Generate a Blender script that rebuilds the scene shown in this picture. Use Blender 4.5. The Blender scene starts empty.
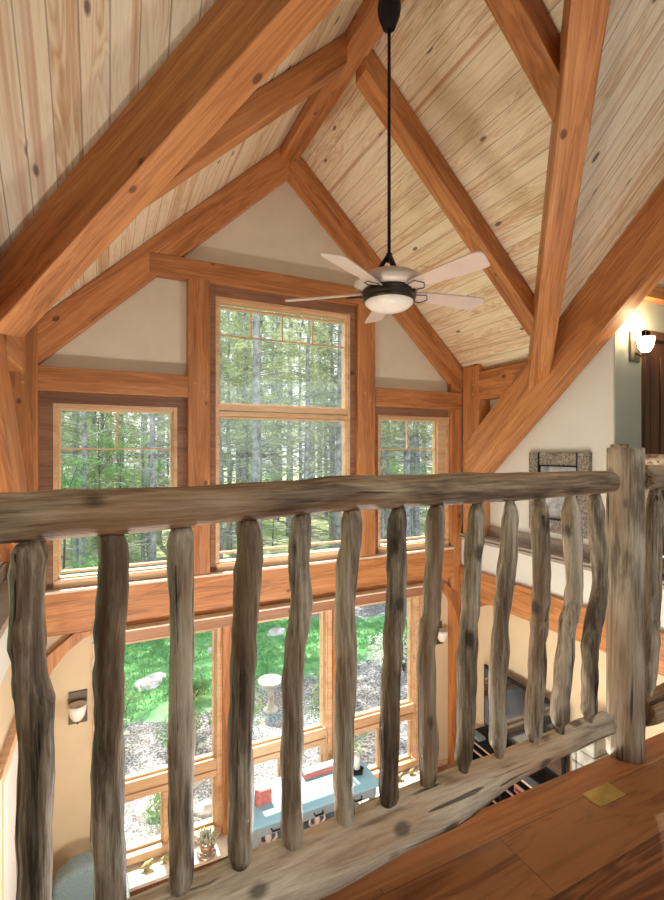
import bpy, bmesh, math, random
from mathutils import Vector, Matrix, noise
random.seed(7)
C = bpy.context.scene.collection
ZO = 4.05            # the camera's eye height above the lower floor: z values below are relative to the eye
EYE = Vector((0, 0, ZO))

# ------------------------------------------------------------------ materials
def new_mat(name):
    m = bpy.data.materials.new(name); m.use_nodes = True
    nt = m.node_tree; b = nt.nodes['Principled BSDF']
    return m, nt, b
def nd(nt, t, **kw):
    n = nt.nodes.new(t)
    for k, v in kw.items():
        if hasattr(n, k): setattr(n, k, v)
        else: n.inputs[k].default_value = v
    return n
def lk(nt, a, b): nt.links.new(a, b)
def ramp(nt, fac, stops):
    r = nt.nodes.new('ShaderNodeValToRGB')
    while len(r.color_ramp.elements) < len(stops): r.color_ramp.elements.new(0.5)
    for e, (p, c) in zip(r.color_ramp.elements, stops):
        e.position = p; e.color = (*c, 1)
    lk(nt, fac, r.inputs['Fac']); return r.outputs['Color']
def mixc(nt, fac, a, b, mode='MIX'):
    m = nt.nodes.new('ShaderNodeMix'); m.data_type = 'RGBA'; m.blend_type = mode
    for sock, v in ((m.inputs[0], fac), (m.inputs[6], a), (m.inputs[7], b)):
        if isinstance(v, (int, float)): sock.default_value = v
        elif isinstance(v, tuple): sock.default_value = (*v, 1)
        else: lk(nt, v, sock)
    return m.outputs[2]
def mth(nt, op, a, b=None, c=None):
    m = nt.nodes.new('ShaderNodeMath'); m.operation = op
    for i, v in enumerate((a, b, c)):
        if v is None: continue
        if isinstance(v, (int, float)): m.inputs[i].default_value = v
        else: lk(nt, v, m.inputs[i])
    return m.outputs[0]
def vmul(nt, v, s):
    m = nt.nodes.new('ShaderNodeVectorMath'); m.operation = 'MULTIPLY'
    lk(nt, v, m.inputs[0]); m.inputs[1].default_value = s; return m.outputs[0]
def coords_rand(nt):
    tc = nt.nodes.new('ShaderNodeTexCoord'); oi = nt.nodes.new('ShaderNodeObjectInfo')
    cv = nt.nodes.new('ShaderNodeCombineXYZ')
    lk(nt, mth(nt, 'MULTIPLY', oi.outputs['Random'], 37.0), cv.inputs[0])
    lk(nt, mth(nt, 'MULTIPLY', oi.outputs['Random'], 91.0), cv.inputs[1])
    a = nt.nodes.new('ShaderNodeVectorMath'); lk(nt, tc.outputs['Object'], a.inputs[0]); lk(nt, cv.outputs[0], a.inputs[1])
    return a.outputs[0], oi.outputs['Random']
def tex_noise(nt, v, scale, detail=4, rough=.6, dist=0):
    n = nd(nt, 'ShaderNodeTexNoise'); n.inputs['Scale'].default_value = scale
    n.inputs['Detail'].default_value = detail; n.inputs['Roughness'].default_value = rough
    n.inputs['Distortion'].default_value = dist
    lk(nt, v, n.inputs['Vector']); return n.outputs['Fac']
def bump(nt, b, h, strength=.3, dist=.01):
    n = nt.nodes.new('ShaderNodeBump'); n.inputs['Strength'].default_value = strength; n.inputs['Distance'].default_value = dist
    lk(nt, h, n.inputs['Height']); lk(nt, n.outputs[0], b.inputs['Normal'])

def wood(name, dark, mid, light, knot, axis=0, rough=.5, knotsize=.045, knotscale=2.4, grain=1.0):
    """timber whose grain runs along the object's local axis"""
    m, nt, b = new_mat(name)
    v, rnd = coords_rand(nt)
    st = [9.0 * grain] * 3; st[axis] = .7
    st2 = [70.0 * grain] * 3; st2[axis] = 2.0
    n1 = tex_noise(nt, vmul(nt, v, tuple(st)), 1.0, 3, .55, .6)
    n2 = tex_noise(nt, vmul(nt, v, tuple(st2)), 1.0, 3, .6)
    rings = mth(nt, 'FRACT', mth(nt, 'MULTIPLY', n1, 9.0))
    rings = mth(nt, 'ABSOLUTE', mth(nt, 'SUBTRACT', rings, .5))
    f = mth(nt, 'ADD', mth(nt, 'MULTIPLY', n1, .7), mth(nt, 'MULTIPLY', rings, .26))
    f = mth(nt, 'ADD', f, mth(nt, 'MULTIPLY', mth(nt, 'SUBTRACT', n2, .5), .32))
    col = ramp(nt, f, [(.22, dark), (.44, mid), (.74, light)])
    # board to board tone
    tone = mth(nt, 'ADD', mth(nt, 'MULTIPLY', rnd, .25), .88)
    tn = nt.nodes.new('ShaderNodeCombineXYZ')
    for i in range(3): lk(nt, tone, tn.inputs[i])
    col = mixc(nt, 1.0, col, tn.outputs[0], 'MULTIPLY')
    ks = [knotscale * 1.5] * 3; ks[axis] = knotscale
    vo = nt.nodes.new('ShaderNodeTexVoronoi'); vo.inputs['Scale'].default_value = 1.0
    lk(nt, vmul(nt, v, tuple(ks)), vo.inputs['Vector'])
    kf = nt.nodes.new('ShaderNodeMapRange'); lk(nt, vo.outputs['Distance'], kf.inputs[0])
    kf.inputs[1].default_value = knotsize * knotscale * .75; kf.inputs[2].default_value = knotsize * knotscale * 1.15
    kf.inputs[3].default_value = .85; kf.inputs[4].default_value = 0
    col = mixc(nt, kf.outputs[0], col, knot)
    lk(nt, col, b.inputs['Base Color']); b.inputs['Roughness'].default_value = rough
    bump(nt, b, n2, .12, .004)
    return m

def boards(name, width, light, mid, dark, stain, knot, rough=.5, seam=.003, length=None, stainamt=.6, knotr=.022, spec=.5, tone=.3):
    """tongue and groove boards: local X along the board, local Y across"""
    m, nt, b = new_mat(name)
    tc = nt.nodes.new('ShaderNodeTexCoord'); sp = nt.nodes.new('ShaderNodeSeparateXYZ'); lk(nt, tc.outputs['Object'], sp.inputs[0])
    q = mth(nt, 'DIVIDE', sp.outputs[1], width); idn = mth(nt, 'FLOOR', q); fr = mth(nt, 'FRACT', q)
    wn = nt.nodes.new('ShaderNodeTexWhiteNoise'); wn.noise_dimensions = '1D'; lk(nt, idn, wn.inputs['W'])
    xx = sp.outputs[0]; r1 = wn.outputs['Value']; endseam = None
    if length:
        qx = mth(nt, 'ADD', mth(nt, 'DIVIDE', xx, length), mth(nt, 'MULTIPLY', r1, 7.3))
        idx = mth(nt, 'FLOOR', qx); fx = mth(nt, 'FRACT', qx)
        w2 = nt.nodes.new('ShaderNodeTexWhiteNoise'); w2.noise_dimensions = '2D'
        cb = nt.nodes.new('ShaderNodeCombineXYZ'); lk(nt, idn, cb.inputs[0]); lk(nt, idx, cb.inputs[1]); lk(nt, cb.outputs[0], w2.inputs['Vector'])
        r1 = w2.outputs['Value']
        endseam = mth(nt, 'LESS_THAN', mth(nt, 'MULTIPLY', mth(nt, 'MINIMUM', fx, mth(nt, 'SUBTRACT', 1.0, fx)), length), seam)
    cv = nt.nodes.new('ShaderNodeCombineXYZ')
    lk(nt, mth(nt, 'ADD', xx, mth(nt, 'MULTIPLY', r1, 40.0)), cv.inputs[0]); lk(nt, sp.outputs[1], cv.inputs[1]); lk(nt, mth(nt, 'MULTIPLY', r1, 13.0), cv.inputs[2])
    v = cv.outputs[0]
    n1 = tex_noise(nt, vmul(nt, v, (.8, 9, 4)), 1.0, 3, .55, .7)
    n2 = tex_noise(nt, vmul(nt, v, (3, 90, 9)), 1.0, 2, .6)
    rings = mth(nt, 'ABSOLUTE', mth(nt, 'SUBTRACT', mth(nt, 'FRACT', mth(nt, 'MULTIPLY', n1, 11.0)), .5))
    f = mth(nt, 'ADD', mth(nt, 'MULTIPLY', n1, .55), mth(nt, 'MULTIPLY', rings, .5))
    f = mth(nt, 'ADD', f, mth(nt, 'MULTIPLY', mth(nt, 'SUBTRACT', n2, .5), .35))
    f = mth(nt, 'ADD', f, mth(nt, 'MULTIPLY', mth(nt, 'SUBTRACT', r1, .5), tone))
    col = ramp(nt, f, [(.16, dark), (.34, mid), (.56, light)])
    # heart-wood streaks that run with some of the boards
    s1 = tex_noise(nt, vmul(nt, v, (.35, 14, 5)), 1.0, 2, .5)
    sm = nt.nodes.new('ShaderNodeMapRange'); lk(nt, s1, sm.inputs[0]); sm.inputs[1].default_value = .58; sm.inputs[2].default_value = .72
    col = mixc(nt, mth(nt, 'MULTIPLY', sm.outputs[0], stainamt), col, stain)
    vo = nt.nodes.new('ShaderNodeTexVoronoi'); vo.inputs['Scale'].default_value = 1.0
    lk(nt, vmul(nt, v, (2.2, 5.0, 1)), vo.inputs['Vector'])
    kf = nt.nodes.new('ShaderNodeMapRange'); lk(nt, vo.outputs['Distance'], kf.inputs[0])
    kf.inputs[1].default_value = knotr * 2.2; kf.inputs[2].default_value = knotr * 3.6; kf.inputs[3].default_value = .85; kf.inputs[4].default_value = 0
    col = mixc(nt, kf.outputs[0], col, knot)
    sd = mth(nt, 'MULTIPLY', mth(nt, 'MINIMUM', fr, mth(nt, 'SUBTRACT', 1.0, fr)), width)
    sf = mth(nt, 'LESS_THAN', sd, seam)
    if endseam is not None: sf = mth(nt, 'MAXIMUM', sf, endseam)
    col = mixc(nt, mth(nt, 'MULTIPLY', sf, .6), col, tuple(c * .35 for c in dark))
    lk(nt, col, b.inputs['Base Color']); b.inputs['Roughness'].default_value = rough
    b.inputs['Specular IOR Level'].default_value = spec
    bump(nt, b, mth(nt, 'SUBTRACT', mth(nt, 'MULTIPLY', n2, .3), sf), .35, .004)
    return m

def plain(name, col, rough=.5, metal=0, var=0, scale=8, emit=None, estr=0, bumpy=0, spec=None, var2=None):
    m, nt, b = new_mat(name)
    b.inputs['Roughness'].default_value = rough; b.inputs['Metallic'].default_value = metal
    if spec is not None: b.inputs['Specular IOR Level'].default_value = spec
    tc = nt.nodes.new('ShaderNodeTexCoord')
    n = tex_noise(nt, tc.outputs['Object'], scale, 4, .6)
    c2 = var2 or tuple(min(1, c * (1 + var)) for c in col); c1 = tuple(c * (1 - var) for c in col)
    lk(nt, ramp(nt, n, [(.3, c1), (.7, c2)]), b.inputs['Base Color'])
    if bumpy: bump(nt, b, n, bumpy, .01)
    if emit: b.inputs['Emission Color'].default_value = (*emit, 1); b.inputs['Emission Strength'].default_value = estr
    return m

TIMBER = wood('fir_timber', (.23, .078, .022), (.46, .190, .062), (.66, .35, .150), (.10, .03, .010), knotsize=.034, rough=.5)
TIMBERZ = wood('fir_timber_upright', (.23, .078, .022), (.46, .190, .062), (.66, .35, .150), (.10, .03, .010), axis=2, knotsize=.034, rough=.5)
CASING = wood('brown_casing', (.14, .065, .035), (.26, .13, .07), (.36, .20, .115), (.06, .03, .015))
LITW = plain('painted_sunlight_board', (.74, .66, .54), .4, var=.08)  # pale tone paints sunlight into the stool boards and header strip
NOSE = wood('oiled_nosing_wood', (.20, .07, .022), (.36, .145, .05), (.48, .23, .09), (.08, .03, .01))
HEADM = wood('brown_header_wood', (.20, .09, .045), (.36, .17, .085), (.48, .26, .15), (.06, .03, .015))
FRAMEW = wood('window_pine', (.52, .31, .16), (.68, .46, .27), (.80, .62, .42), (.4, .2, .08), knotsize=.004, rough=.4)
PINE = boards('pine_ceiling', .135, (.86, .79, .62), (.78, .67, .48), (.60, .42, .24), (.50, .27, .13), (.09, .05, .03), seam=.0035, stainamt=.85, knotr=.030, tone=.22)
FLOORW = boards('hickory_floor', .19, (.36, .150, .055), (.20, .070, .025), (.095, .030, .012), (.06, .020, .009), (.05, .02, .01), rough=.3, seam=.0015, length=1.3, stainamt=.6, knotr=.012, tone=.55)
LOWFLOOR = boards('lower_floor_boards', .13, (.42, .22, .12), (.32, .15, .075), (.2, .09, .04), (.15, .06, .03), (.08, .03, .02), rough=.45, seam=.0015, length=1.1)
PLASTER = plain('warm_plaster', (.70, .65, .52), .85, var=.05, scale=3, bumpy=.05)
PLASTERC = plain('cool_plaster', (.70, .71, .66), .85, var=.03, scale=3, bumpy=.05)
PLASTERG = plain('sage_plaster', (.42, .45, .37), .85, var=.03, scale=3)
TAN = plain('tan_plaster', (.66, .54, .36), .85, var=.05, scale=2.5, bumpy=.05)
TAUPE = plain('taupe_trim_paint', (.36, .31, .26), .6, var=.1, scale=12)
DARKWOOD = wood('dark_door_wood', (.05, .018, .008), (.11, .045, .02), (.17, .075, .035), (.03, .01, .005), axis=2)
def logmat(name, axis, dark, mid, light, warm):
    m, nt, b = new_mat(name)
    v, rnd = coords_rand(nt)
    def st(a, c):
        q = [a] * 3; q[axis] = c; return vmul(nt, v, tuple(q))
    big = tex_noise(nt, st(13, 2.2), 1.0, 3, .6, .8)
    fine = tex_noise(nt, st(120, 7), 1.0, 4, .7)
    crack = tex_noise(nt, st(42, 1.5), 1.0, 2, .5, .3)
    f = mth(nt, 'ADD', big, mth(nt, 'MULTIPLY', mth(nt, 'SUBTRACT', fine, .5), .62))
    f = mth(nt, 'ADD', f, mth(nt, 'MULTIPLY', mth(nt, 'SUBTRACT', rnd, .5), .10))
    col = ramp(nt, f, [(.28, dark), (.44, mid), (.66, light)])
    wn = tex_noise(nt, st(5, 1.6), 1.0, 2, .5, .5)
    wr = nt.nodes.new('ShaderNodeMapRange'); lk(nt, wn, wr.inputs[0]); wr.inputs[1].default_value = .5; wr.inputs[2].default_value = .68; wr.inputs[4].default_value = .6
    col = mixc(nt, wr.outputs[0], col, warm)
    cr = nt.nodes.new('ShaderNodeMapRange'); lk(nt, crack, cr.inputs[0]); cr.inputs[1].default_value = .36; cr.inputs[2].default_value = .31; cr.inputs[3].default_value = 0; cr.inputs[4].default_value = .8
    col = mixc(nt, cr.outputs[0], col, tuple(c * .3 for c in dark))
    vo = nt.nodes.new('ShaderNodeTexVoronoi'); vo.inputs['Scale'].default_value = 1.0; lk(nt, st(9, 6), vo.inputs['Vector'])
    kd = mth(nt, 'ADD', vo.outputs['Distance'], mth(nt, 'MULTIPLY', mth(nt, 'SUBTRACT', fine, .5), .12))
    kf = nt.nodes.new('ShaderNodeMapRange'); lk(nt, kd, kf.inputs[0])
    kf.inputs[1].default_value = .10; kf.inputs[2].default_value = .19; kf.inputs[3].default_value = .8; kf.inputs[4].default_value = 0
    col = mixc(nt, kf.outputs[0], col, tuple(c * .45 for c in dark))
    lk(nt, col, b.inputs['Base Color']); b.inputs['Roughness'].default_value = .55
    bump(nt, b, mth(nt, 'SUBTRACT', mth(nt, 'ADD', mth(nt, 'MULTIPLY', big, .8), mth(nt, 'MULTIPLY', fine, .4)), cr.outputs[0]), 1.0, .010)
    return m
LOG = logmat('peeled_log', 2, (.045, .032, .02), (.20, .16, .11), (.60, .53, .41), (.28, .17, .085))
LOGX = logmat('peeled_log_lying', 0, (.05, .032, .019), (.22, .155, .095), (.52, .41, .28), (.46, .24, .10))
LOGB = logmat('pale_peeled_log', 0, (.18, .125, .08), (.52, .43, .31), (.80, .72, .58), (.60, .38, .21))
BLACK = plain('black_metal', (.012, .012, .013), .6, var=.2, spec=.2)
BRONZE = plain('oil_rubbed_bronze', (.05, .038, .03), .35, .7, var=.2)
NICKEL = plain('brushed_nickel', (.60, .54, .48), .4, .15, var=.08)
PLATE = plain('aged_pewter', (.12, .10, .075), .5, .4, var=.15)
BLADE = plain('fan_blade_finish', (.62, .52, .48), .3, .0, var=.05)
BLADEW = wood('fan_blade_wood', (.42, .26, .2), (.56, .38, .31), (.66, .5, .42), (.4, .25, .2), knotsize=.001)
GLASSW = plain('frosted_glass', (.82, .80, .75), .25, var=.03)
BRASS = plain('brass_plate', (.50, .36, .10), .4, .55, var=.15, scale=20)
TEAL = plain('teal_upholstery', (.20, .27, .28), .95, var=.25, scale=90, bumpy=.3)
TABLE = plain('pale_blue_lacquer', (.24, .50, .66), .35, var=.08, scale=5)
TABLES = plain('grey_blue_lacquer', (.22, .29, .33), .45, var=.1, scale=6)
WHITE = plain('white_paint', (.78, .77, .74), .5, var=.03)
REDBOX = plain('brick_red_card', (.45, .14, .12), .6, var=.3, scale=30)
PINKW = plain('pink_shell', (.60, .33, .28), .6, var=.4, scale=40, var2=(.8, .7, .64))
SILVER = plain('silver_glaze', (.62, .56, .50), .18, .75, var=.1)
LEAFW = plain('pale_succulent_leaf', (.42, .50, .34), .6, var=.3, scale=30, var2=(.78, .8, .68))
BIRD = plain('mottled_ornament', (.22, .18, .12), .5, var=.5, scale=60, var2=(.55, .48, .2))
BARKF = plain('bark_frame', (.13, .11, .09), .9, var=.7, scale=55, bumpy=.6, var2=(.42, .38, .32))
PICT = plain('winter_print', (.22, .25, .28), .6, var=.4, scale=9, var2=(.6, .62, .63))
SCREEN = plain('black_screen', (.012, .014, .018), .06, var=.1, spec=.9)
EDGE = plain('tan_shelf_edge', (.42, .30, .22), .5, var=.1)
STONE = plain('stone_veneer', (.26, .26, .22), .85, var=.35, scale=14, bumpy=.6, var2=(.42, .42, .36))
# outdoors
ROCK = plain('pale_rock', (.48, .47, .44), .9, var=.2, scale=6, bumpy=.3, var2=(.72, .71, .67))
BARK = plain('pine_bark', (.20, .215, .22), .95, var=.35, scale=7, bumpy=.5, var2=(.44, .47, .46))
BARKD = plain('dark_bark', (.075, .062, .05), .95, var=.3, scale=7, bumpy=.5)
def leafmat(name, c1, c2, tr=.45):
    m, nt, b = new_mat(name)
    oi = nt.nodes.new('ShaderNodeTexCoord')
    n = tex_noise(nt, oi.outputs['Object'], 1.7, 3, .7)
    col = ramp(nt, n, [(.35, c1), (.65, c2)])
    d = nt.nodes.new('ShaderNodeBsdfDiffuse'); t = nt.nodes.new('ShaderNodeBsdfTranslucent'); mx = nt.nodes.new('ShaderNodeMixShader')
    lk(nt, col, d.inputs[0]); lk(nt, col, t.inputs[0]); mx.inputs[0].default_value = tr
    lk(nt, d.outputs[0], mx.inputs[1]); lk(nt, t.outputs[0], mx.inputs[2])
    lk(nt, mx.outputs[0], nt.nodes['Material Output'].inputs[0]); return m
NEEDLE = leafmat('pine_needles', (.22, .29, .16), (.54, .60, .36))
LEAF = leafmat('young_maple_leaves', (.15, .34, .12), (.42, .62, .28))
SHRUBL = leafmat('shrub_leaves', (.10, .26, .10), (.32, .48, .24))
SHRUBW = leafmat('white_blossom', (.55, .62, .48), (.85, .88, .8))
GRASSM = leafmat('grass_blade', (.10, .36, .12), (.38, .62, .28))
def groundmat():
    m, nt, b = new_mat('yard_ground')
    tc = nt.nodes.new('ShaderNodeTexCoord'); sp = nt.nodes.new('ShaderNodeSeparateXYZ'); lk(nt, tc.outputs['Object'], sp.inputs[0])
    wob = tex_noise(nt, tc.outputs['Object'], .7, 3, .6)
    grass = ramp(nt, tex_noise(nt, tc.outputs['Object'], 2.2, 5, .75), [(.3, (.05, .24, .08)), (.55, (.17, .42, .15)), (.75, (.42, .52, .28))])
    grav = ramp(nt, tex_noise(nt, tc.outputs['Object'], 28, 3, .8), [(.38, (.06, .06, .06)), (.5, (.22, .22, .215)), (.64, (.52, .52, .51))])
    duff = ramp(nt, tex_noise(nt, tc.outputs['Object'], 3, 5, .7), [(.35, (.16, .22, .09)), (.6, (.34, .36, .2)), (.75, (.30, .22, .13))])
    # lawn edge near the house: y + .22x > 8.3 (with a wobble); gravel drive far right; woods beyond
    e = mth(nt, 'ADD', mth(nt, 'ADD', sp.outputs[1], mth(nt, 'MULTIPLY', sp.outputs[0], -.12)), mth(nt, 'MULTIPLY', wob, 1.6))
    mr = nt.nodes.new('ShaderNodeMapRange'); lk(nt, e, mr.inputs[0]); mr.inputs[1].default_value = 8.55; mr.inputs[2].default_value = 8.95
    far = nt.nodes.new('ShaderNodeMapRange'); lk(nt, mth(nt, 'ADD', mth(nt, 'ADD', sp.outputs[1], mth(nt, 'MULTIPLY', sp.outputs[0], .5)), wob), far.inputs[0])
    far.inputs[1].default_value = 14.0; far.inputs[2].default_value = 14.25
    wd = nt.nodes.new('ShaderNodeMapRange'); lk(nt, mth(nt, 'ADD', sp.outputs[1], wob), wd.inputs[0]); wd.inputs[1].default_value = 14.6; wd.inputs[2].default_value = 15.2
    col = mixc(nt, mr.outputs[0], grav, grass); col = mixc(nt, far.outputs[0], col, grav); col = mixc(nt, wd.outputs[0], col, duff)
    lk(nt, col, b.inputs['Base Color']); b.inputs['Roughness'].default_value = .95
    bump(nt, b, tex_noise(nt, tc.outputs['Object'], 28, 3, .8), .8, .03)
    return m
GROUND = groundmat()
m, nt, b = new_mat('window_glass')
g = nt.nodes.new('ShaderNodeBsdfGlossy'); g.inputs['Roughness'].default_value = .0; t = nt.nodes.new('ShaderNodeBsdfTransparent')
mx = nt.nodes.new('ShaderNodeMixShader'); mx.inputs[0].default_value = .04
lk(nt, t.outputs[0], mx.inputs[1]); lk(nt, g.outputs[0], mx.inputs[2]); lk(nt, mx.outputs[0], nt.nodes['Material Output'].inputs[0])
PANE = m
LAMPON = plain('lit_alabaster', (.9, .8, .6), .4, emit=(1, .78, .48), estr=7)

# ------------------------------------------------------------------ mesh building (coordinates relative to the eye)
class MB:
    def __init__(s): s.v = []; s.f = []
    def add(s, vs, fs):
        n = len(s.v); s.v += [tuple(v) for v in vs]; s.f += [tuple(i + n for i in f) for f in fs]; return s
    def box(s, x0, y0, z0, x1, y1, z1):
        vs = [(x, y, z) for z in (z0, z1) for y in (y0, y1) for x in (x0, x1)]
        return s.add(vs, [(0, 2, 3, 1), (4, 5, 7, 6), (0, 1, 5, 4), (1, 3, 7, 5), (3, 2, 6, 7), (2, 0, 4, 6)])
    def prism(s, poly, axis, a0, a1):
        """poly: 2D points; axis 'y' -> (x,z), 'x' -> (y,z), 'z' -> (x,y)"""
        def p(q, a):
            return (q[0], a, q[1]) if axis == 'y' else (a, q[0], q[1]) if axis == 'x' else (q[0], q[1], a)
        n = len(poly); vs = [p(q, a0) for q in poly] + [p(q, a1) for q in poly]
        fs = [tuple(range(n))[::-1], tuple(range(n, 2 * n))] + [(i, (i + 1) % n, n + (i + 1) % n, n + i) for i in range(n)]
        return s.add(vs, fs)
    def tube(s, pts, rad, n=12, caps=True, wob=0, seed=0, sq=None):
        pts = [Vector(p) for p in pts]; rings = []
        if not isinstance(rad, (list, tuple)): rad = [rad] * len(pts)
        up = Vector((0, 0, 1)); d0 = (pts[-1] - pts[0]).normalized()
        if abs(d0.z) > .8: up = Vector((0, 1, 0))
        for i, p in enumerate(pts):
            d = (pts[min(i + 1, len(pts) - 1)] - pts[max(i - 1, 0)]).normalized()
            a = d.cross(up).normalized(); b = d.cross(a).normalized()
            r = []
            for k in range(n):
                th = 2 * math.pi * k / n
                q = 1 + (wob * noise.noise(Vector((seed * 7.1 + math.cos(th) * 1.1, math.sin(th) * 1.1, i * .55))) if wob else 0)
                r.append(p + (a * math.cos(th) + b * math.sin(th)) * rad[i] * q)
            rings.append(r)
        vs = [v for r in rings for v in r]; fs = []
        for i in range(len(pts) - 1):
            for k in range(n):
                fs.append((i * n + k, i * n + (k + 1) % n, (i + 1) * n + (k + 1) % n, (i + 1) * n + k))
        if caps: fs += [tuple(range(n))[::-1], tuple(range((len(pts) - 1) * n, len(pts) * n))]
        return s.add(vs, fs)
    def lathe(s, prof, c, n=24, caps=True):
        vs = [(c[0] + r * math.cos(2 * math.pi * k / n), c[1] + r * math.sin(2 * math.pi * k / n), c[2] + z) for r, z in prof for k in range(n)]
        fs = [(i * n + k, i * n + (k + 1) % n, (i + 1) * n + (k + 1) % n, (i + 1) * n + k) for i in range(len(prof) - 1) for k in range(n)]
        if caps: fs += [tuple(range(n))[::-1], tuple(range((len(prof) - 1) * n, len(prof) * n))]
        return s.add(vs, fs)
    def build(s, name, mat, parent=None, smooth=False, bevel=0, origin=None, kind=None):
        """links as ONE mesh object; the vertices are stored relative to its thing's base or to its own middle bottom"""
        if parent is not None: o0 = Vector(parent['_base'])
        elif origin is not None: o0 = Vector(origin)
        else:
            xs, ys, zs = zip(*s.v); o0 = Vector(((min(xs) + max(xs)) / 2, (min(ys) + max(ys)) / 2, min(zs)))
        me = bpy.data.meshes.new(name); me.from_pydata([tuple(Vector(v) - o0) for v in s.v], [], s.f)
        bm = bmesh.new(); bm.from_mesh(me); bmesh.ops.recalc_face_normals(bm, faces=bm.faces); bm.to_mesh(me); bm.free()
        me.materials.append(mat)
        if smooth:
            for p in me.polygons: p.use_smooth = True
        o = bpy.data.objects.new(name, me); C.objects.link(o)
        if parent is not None: o.parent = parent; o['_base'] = tuple(o0)
        else: o.location = o0 + EYE; o['_base'] = tuple(o0)
        if bevel:
            bv = o.modifiers.new('bevel', 'BEVEL'); bv.width = bevel; bv.segments = 2; bv.limit_method = 'ANGLE'
        if kind: o['kind'] = kind
        return o
def thing(name, label, cat, base, group=None, kind=None):
    o = bpy.data.objects.new(name, None); C.objects.link(o); o.empty_display_size = .1
    o.location = Vector(base) + EYE; o['_base'] = tuple(base)
    if kind: o['kind'] = kind
    else: o['label'] = label; o['category'] = cat
    if group: o['group'] = group
    return o
def tag(o, label, cat, group=None, kind=None):
    o['label'] = label; o['category'] = cat
    if group: o['group'] = group
    if kind: o['kind'] = kind
    return o
def beam(name, p0, p1, w, h, label, cat='timber beam', cut0=0, cut1=0, mat=None, group=None, side=None, bev=.008):
    """squared timber, local X along its length; p0-p1 is the middle of its top face"""
    p0 = Vector(p0); p1 = Vector(p1); d = p1 - p0; L = d.length; x = d.normalized()
    y = Vector((0, 0, 1)).cross(x)
    y = y.normalized() if y.length > .01 else Vector((0, 1, 0))
    if side: y = Vector(side).normalized()
    z = x.cross(y).normalized()
    me = bpy.data.meshes.new(name)
    vs = []
    for (xx, zz, c) in ((0, -h, cut0), (0, 0, 0), (L, -h, cut1), (L, 0, 0)):
        for yy in (-w / 2, w / 2): vs.append((xx + c, yy, zz))
    fs = [(0, 1, 3, 2), (4, 6, 7, 5), (0, 4, 5, 1), (2, 3, 7, 6), (0, 2, 6, 4), (1, 5, 7, 3)]
    me.from_pydata(vs, [], fs)
    bm = bmesh.new(); bm.from_mesh(me); bmesh.ops.recalc_face_normals(bm, faces=bm.faces); bm.to_mesh(me); bm.free()
    me.materials.append(mat or TIMBER)
    o = bpy.data.objects.new(name, me); C.objects.link(o)
    M = Matrix((x, y, z)).transposed().to_4x4(); M.translation = p0 + EYE; o.matrix_world = M
    bv = o.modifiers.new('bevel', 'BEVEL'); bv.width = bev; bv.segments = 2
    return tag(o, label, cat, group)
def panel(name, pts, xdir, thick, mat, kind='structure'):
    """flat slab through world points; local X = xdir; thickness goes to the upper side"""
    pts = [Vector(p) for p in pts]; n = (pts[1] - pts[0]).cross(pts[2] - pts[1]).normalized()
    if n.z < 0: n = -n
    x = Vector(xdir).normalized(); y = n.cross(x).normalized(); x = y.cross(n)
    o0 = pts[0]; loc = [((p - o0).dot(x), (p - o0).dot(y)) for p in pts]
    k = len(pts)
    vs = [(a, b, 0) for a, b in loc] + [(a, b, thick) for a, b in loc]
    fs = [tuple(range(k)), tuple(range(k, 2 * k))[::-1]] + [(i, (i + 1) % k, k + (i + 1) % k, k + i) for i in range(k)]
    me = bpy.data.meshes.new(name); me.from_pydata(vs, [], fs)
    bm = bmesh.new(); bm.from_mesh(me); bmesh.ops.recalc_face_normals(bm, faces=bm.faces); bm.to_mesh(me); bm.free()
    me.materials.append(mat)
    o = bpy.data.objects.new(name, me); C.objects.link(o); o['kind'] = kind
    M = Matrix((x, y, n)).transposed().to_4x4(); M.translation = o0 + EYE; o.matrix_world = M
    return o

# ------------------------------------------------------------------ the shell
XC = 1.77; XL = -.60; XR = 4.14; WL = -.80; WR = 4.34; YW = 4.90; YG = 4.95
RZ = 3.35; GP = .95; MP = .90; YN = 3.57; ZN = 1.12
FL = -1.10; LF = -4.05
def gz(x): return RZ - GP * abs(x - XC)
def mz(y): return ZN + MP * (YN - y)
def val(t, s): return (XC + s * (2.35 - t), YN - t * GP / MP, ZN + GP * t)   # the valley line
V0R = (WR, YN + (WR - 4.12) * GP / MP, gz(WR)); V0L = (WL, YN + (-.58 - WL) * GP / MP, gz(WL)); VT = val(2.35, 1)
panel('ceiling', [(XC, 5.3, RZ), (WR, 5.3, gz(WR)), V0R, VT], (0, 1, 0), .06, PINE)
panel('ceiling', [(XC, 5.3, RZ), VT, V0L, (WL, 5.3, gz(WL))], (0, 1, 0), .06, PINE)
YT = -1.6
panel('ceiling', [V0R, (8, V0R[1], V0R[2]), (8, YT, mz(YT)), (XC, YT, mz(YT)), VT], (0, -1, MP), .06, PINE)
panel('ceiling', [V0L, VT, (XC, YT, mz(YT)), (-4.5, YT, mz(YT)), (-4.5, V0L[1], V0L[2])], (0, -1, MP), .06, PINE)
panel('ceiling', [(-4.5, YT, mz(YT)), (8, YT, mz(YT)), (8, -4.2, mz(YT) - 2.34), (-4.5, -4.2, mz(YT) - 2.34)], (0, -1, -MP), .06, PINE)

# gable wall around the six windows
g = MB()
def gw(x0, z0, x1, z1): g.box(x0, YW, z0, x1, YW + .2, z1)
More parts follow.
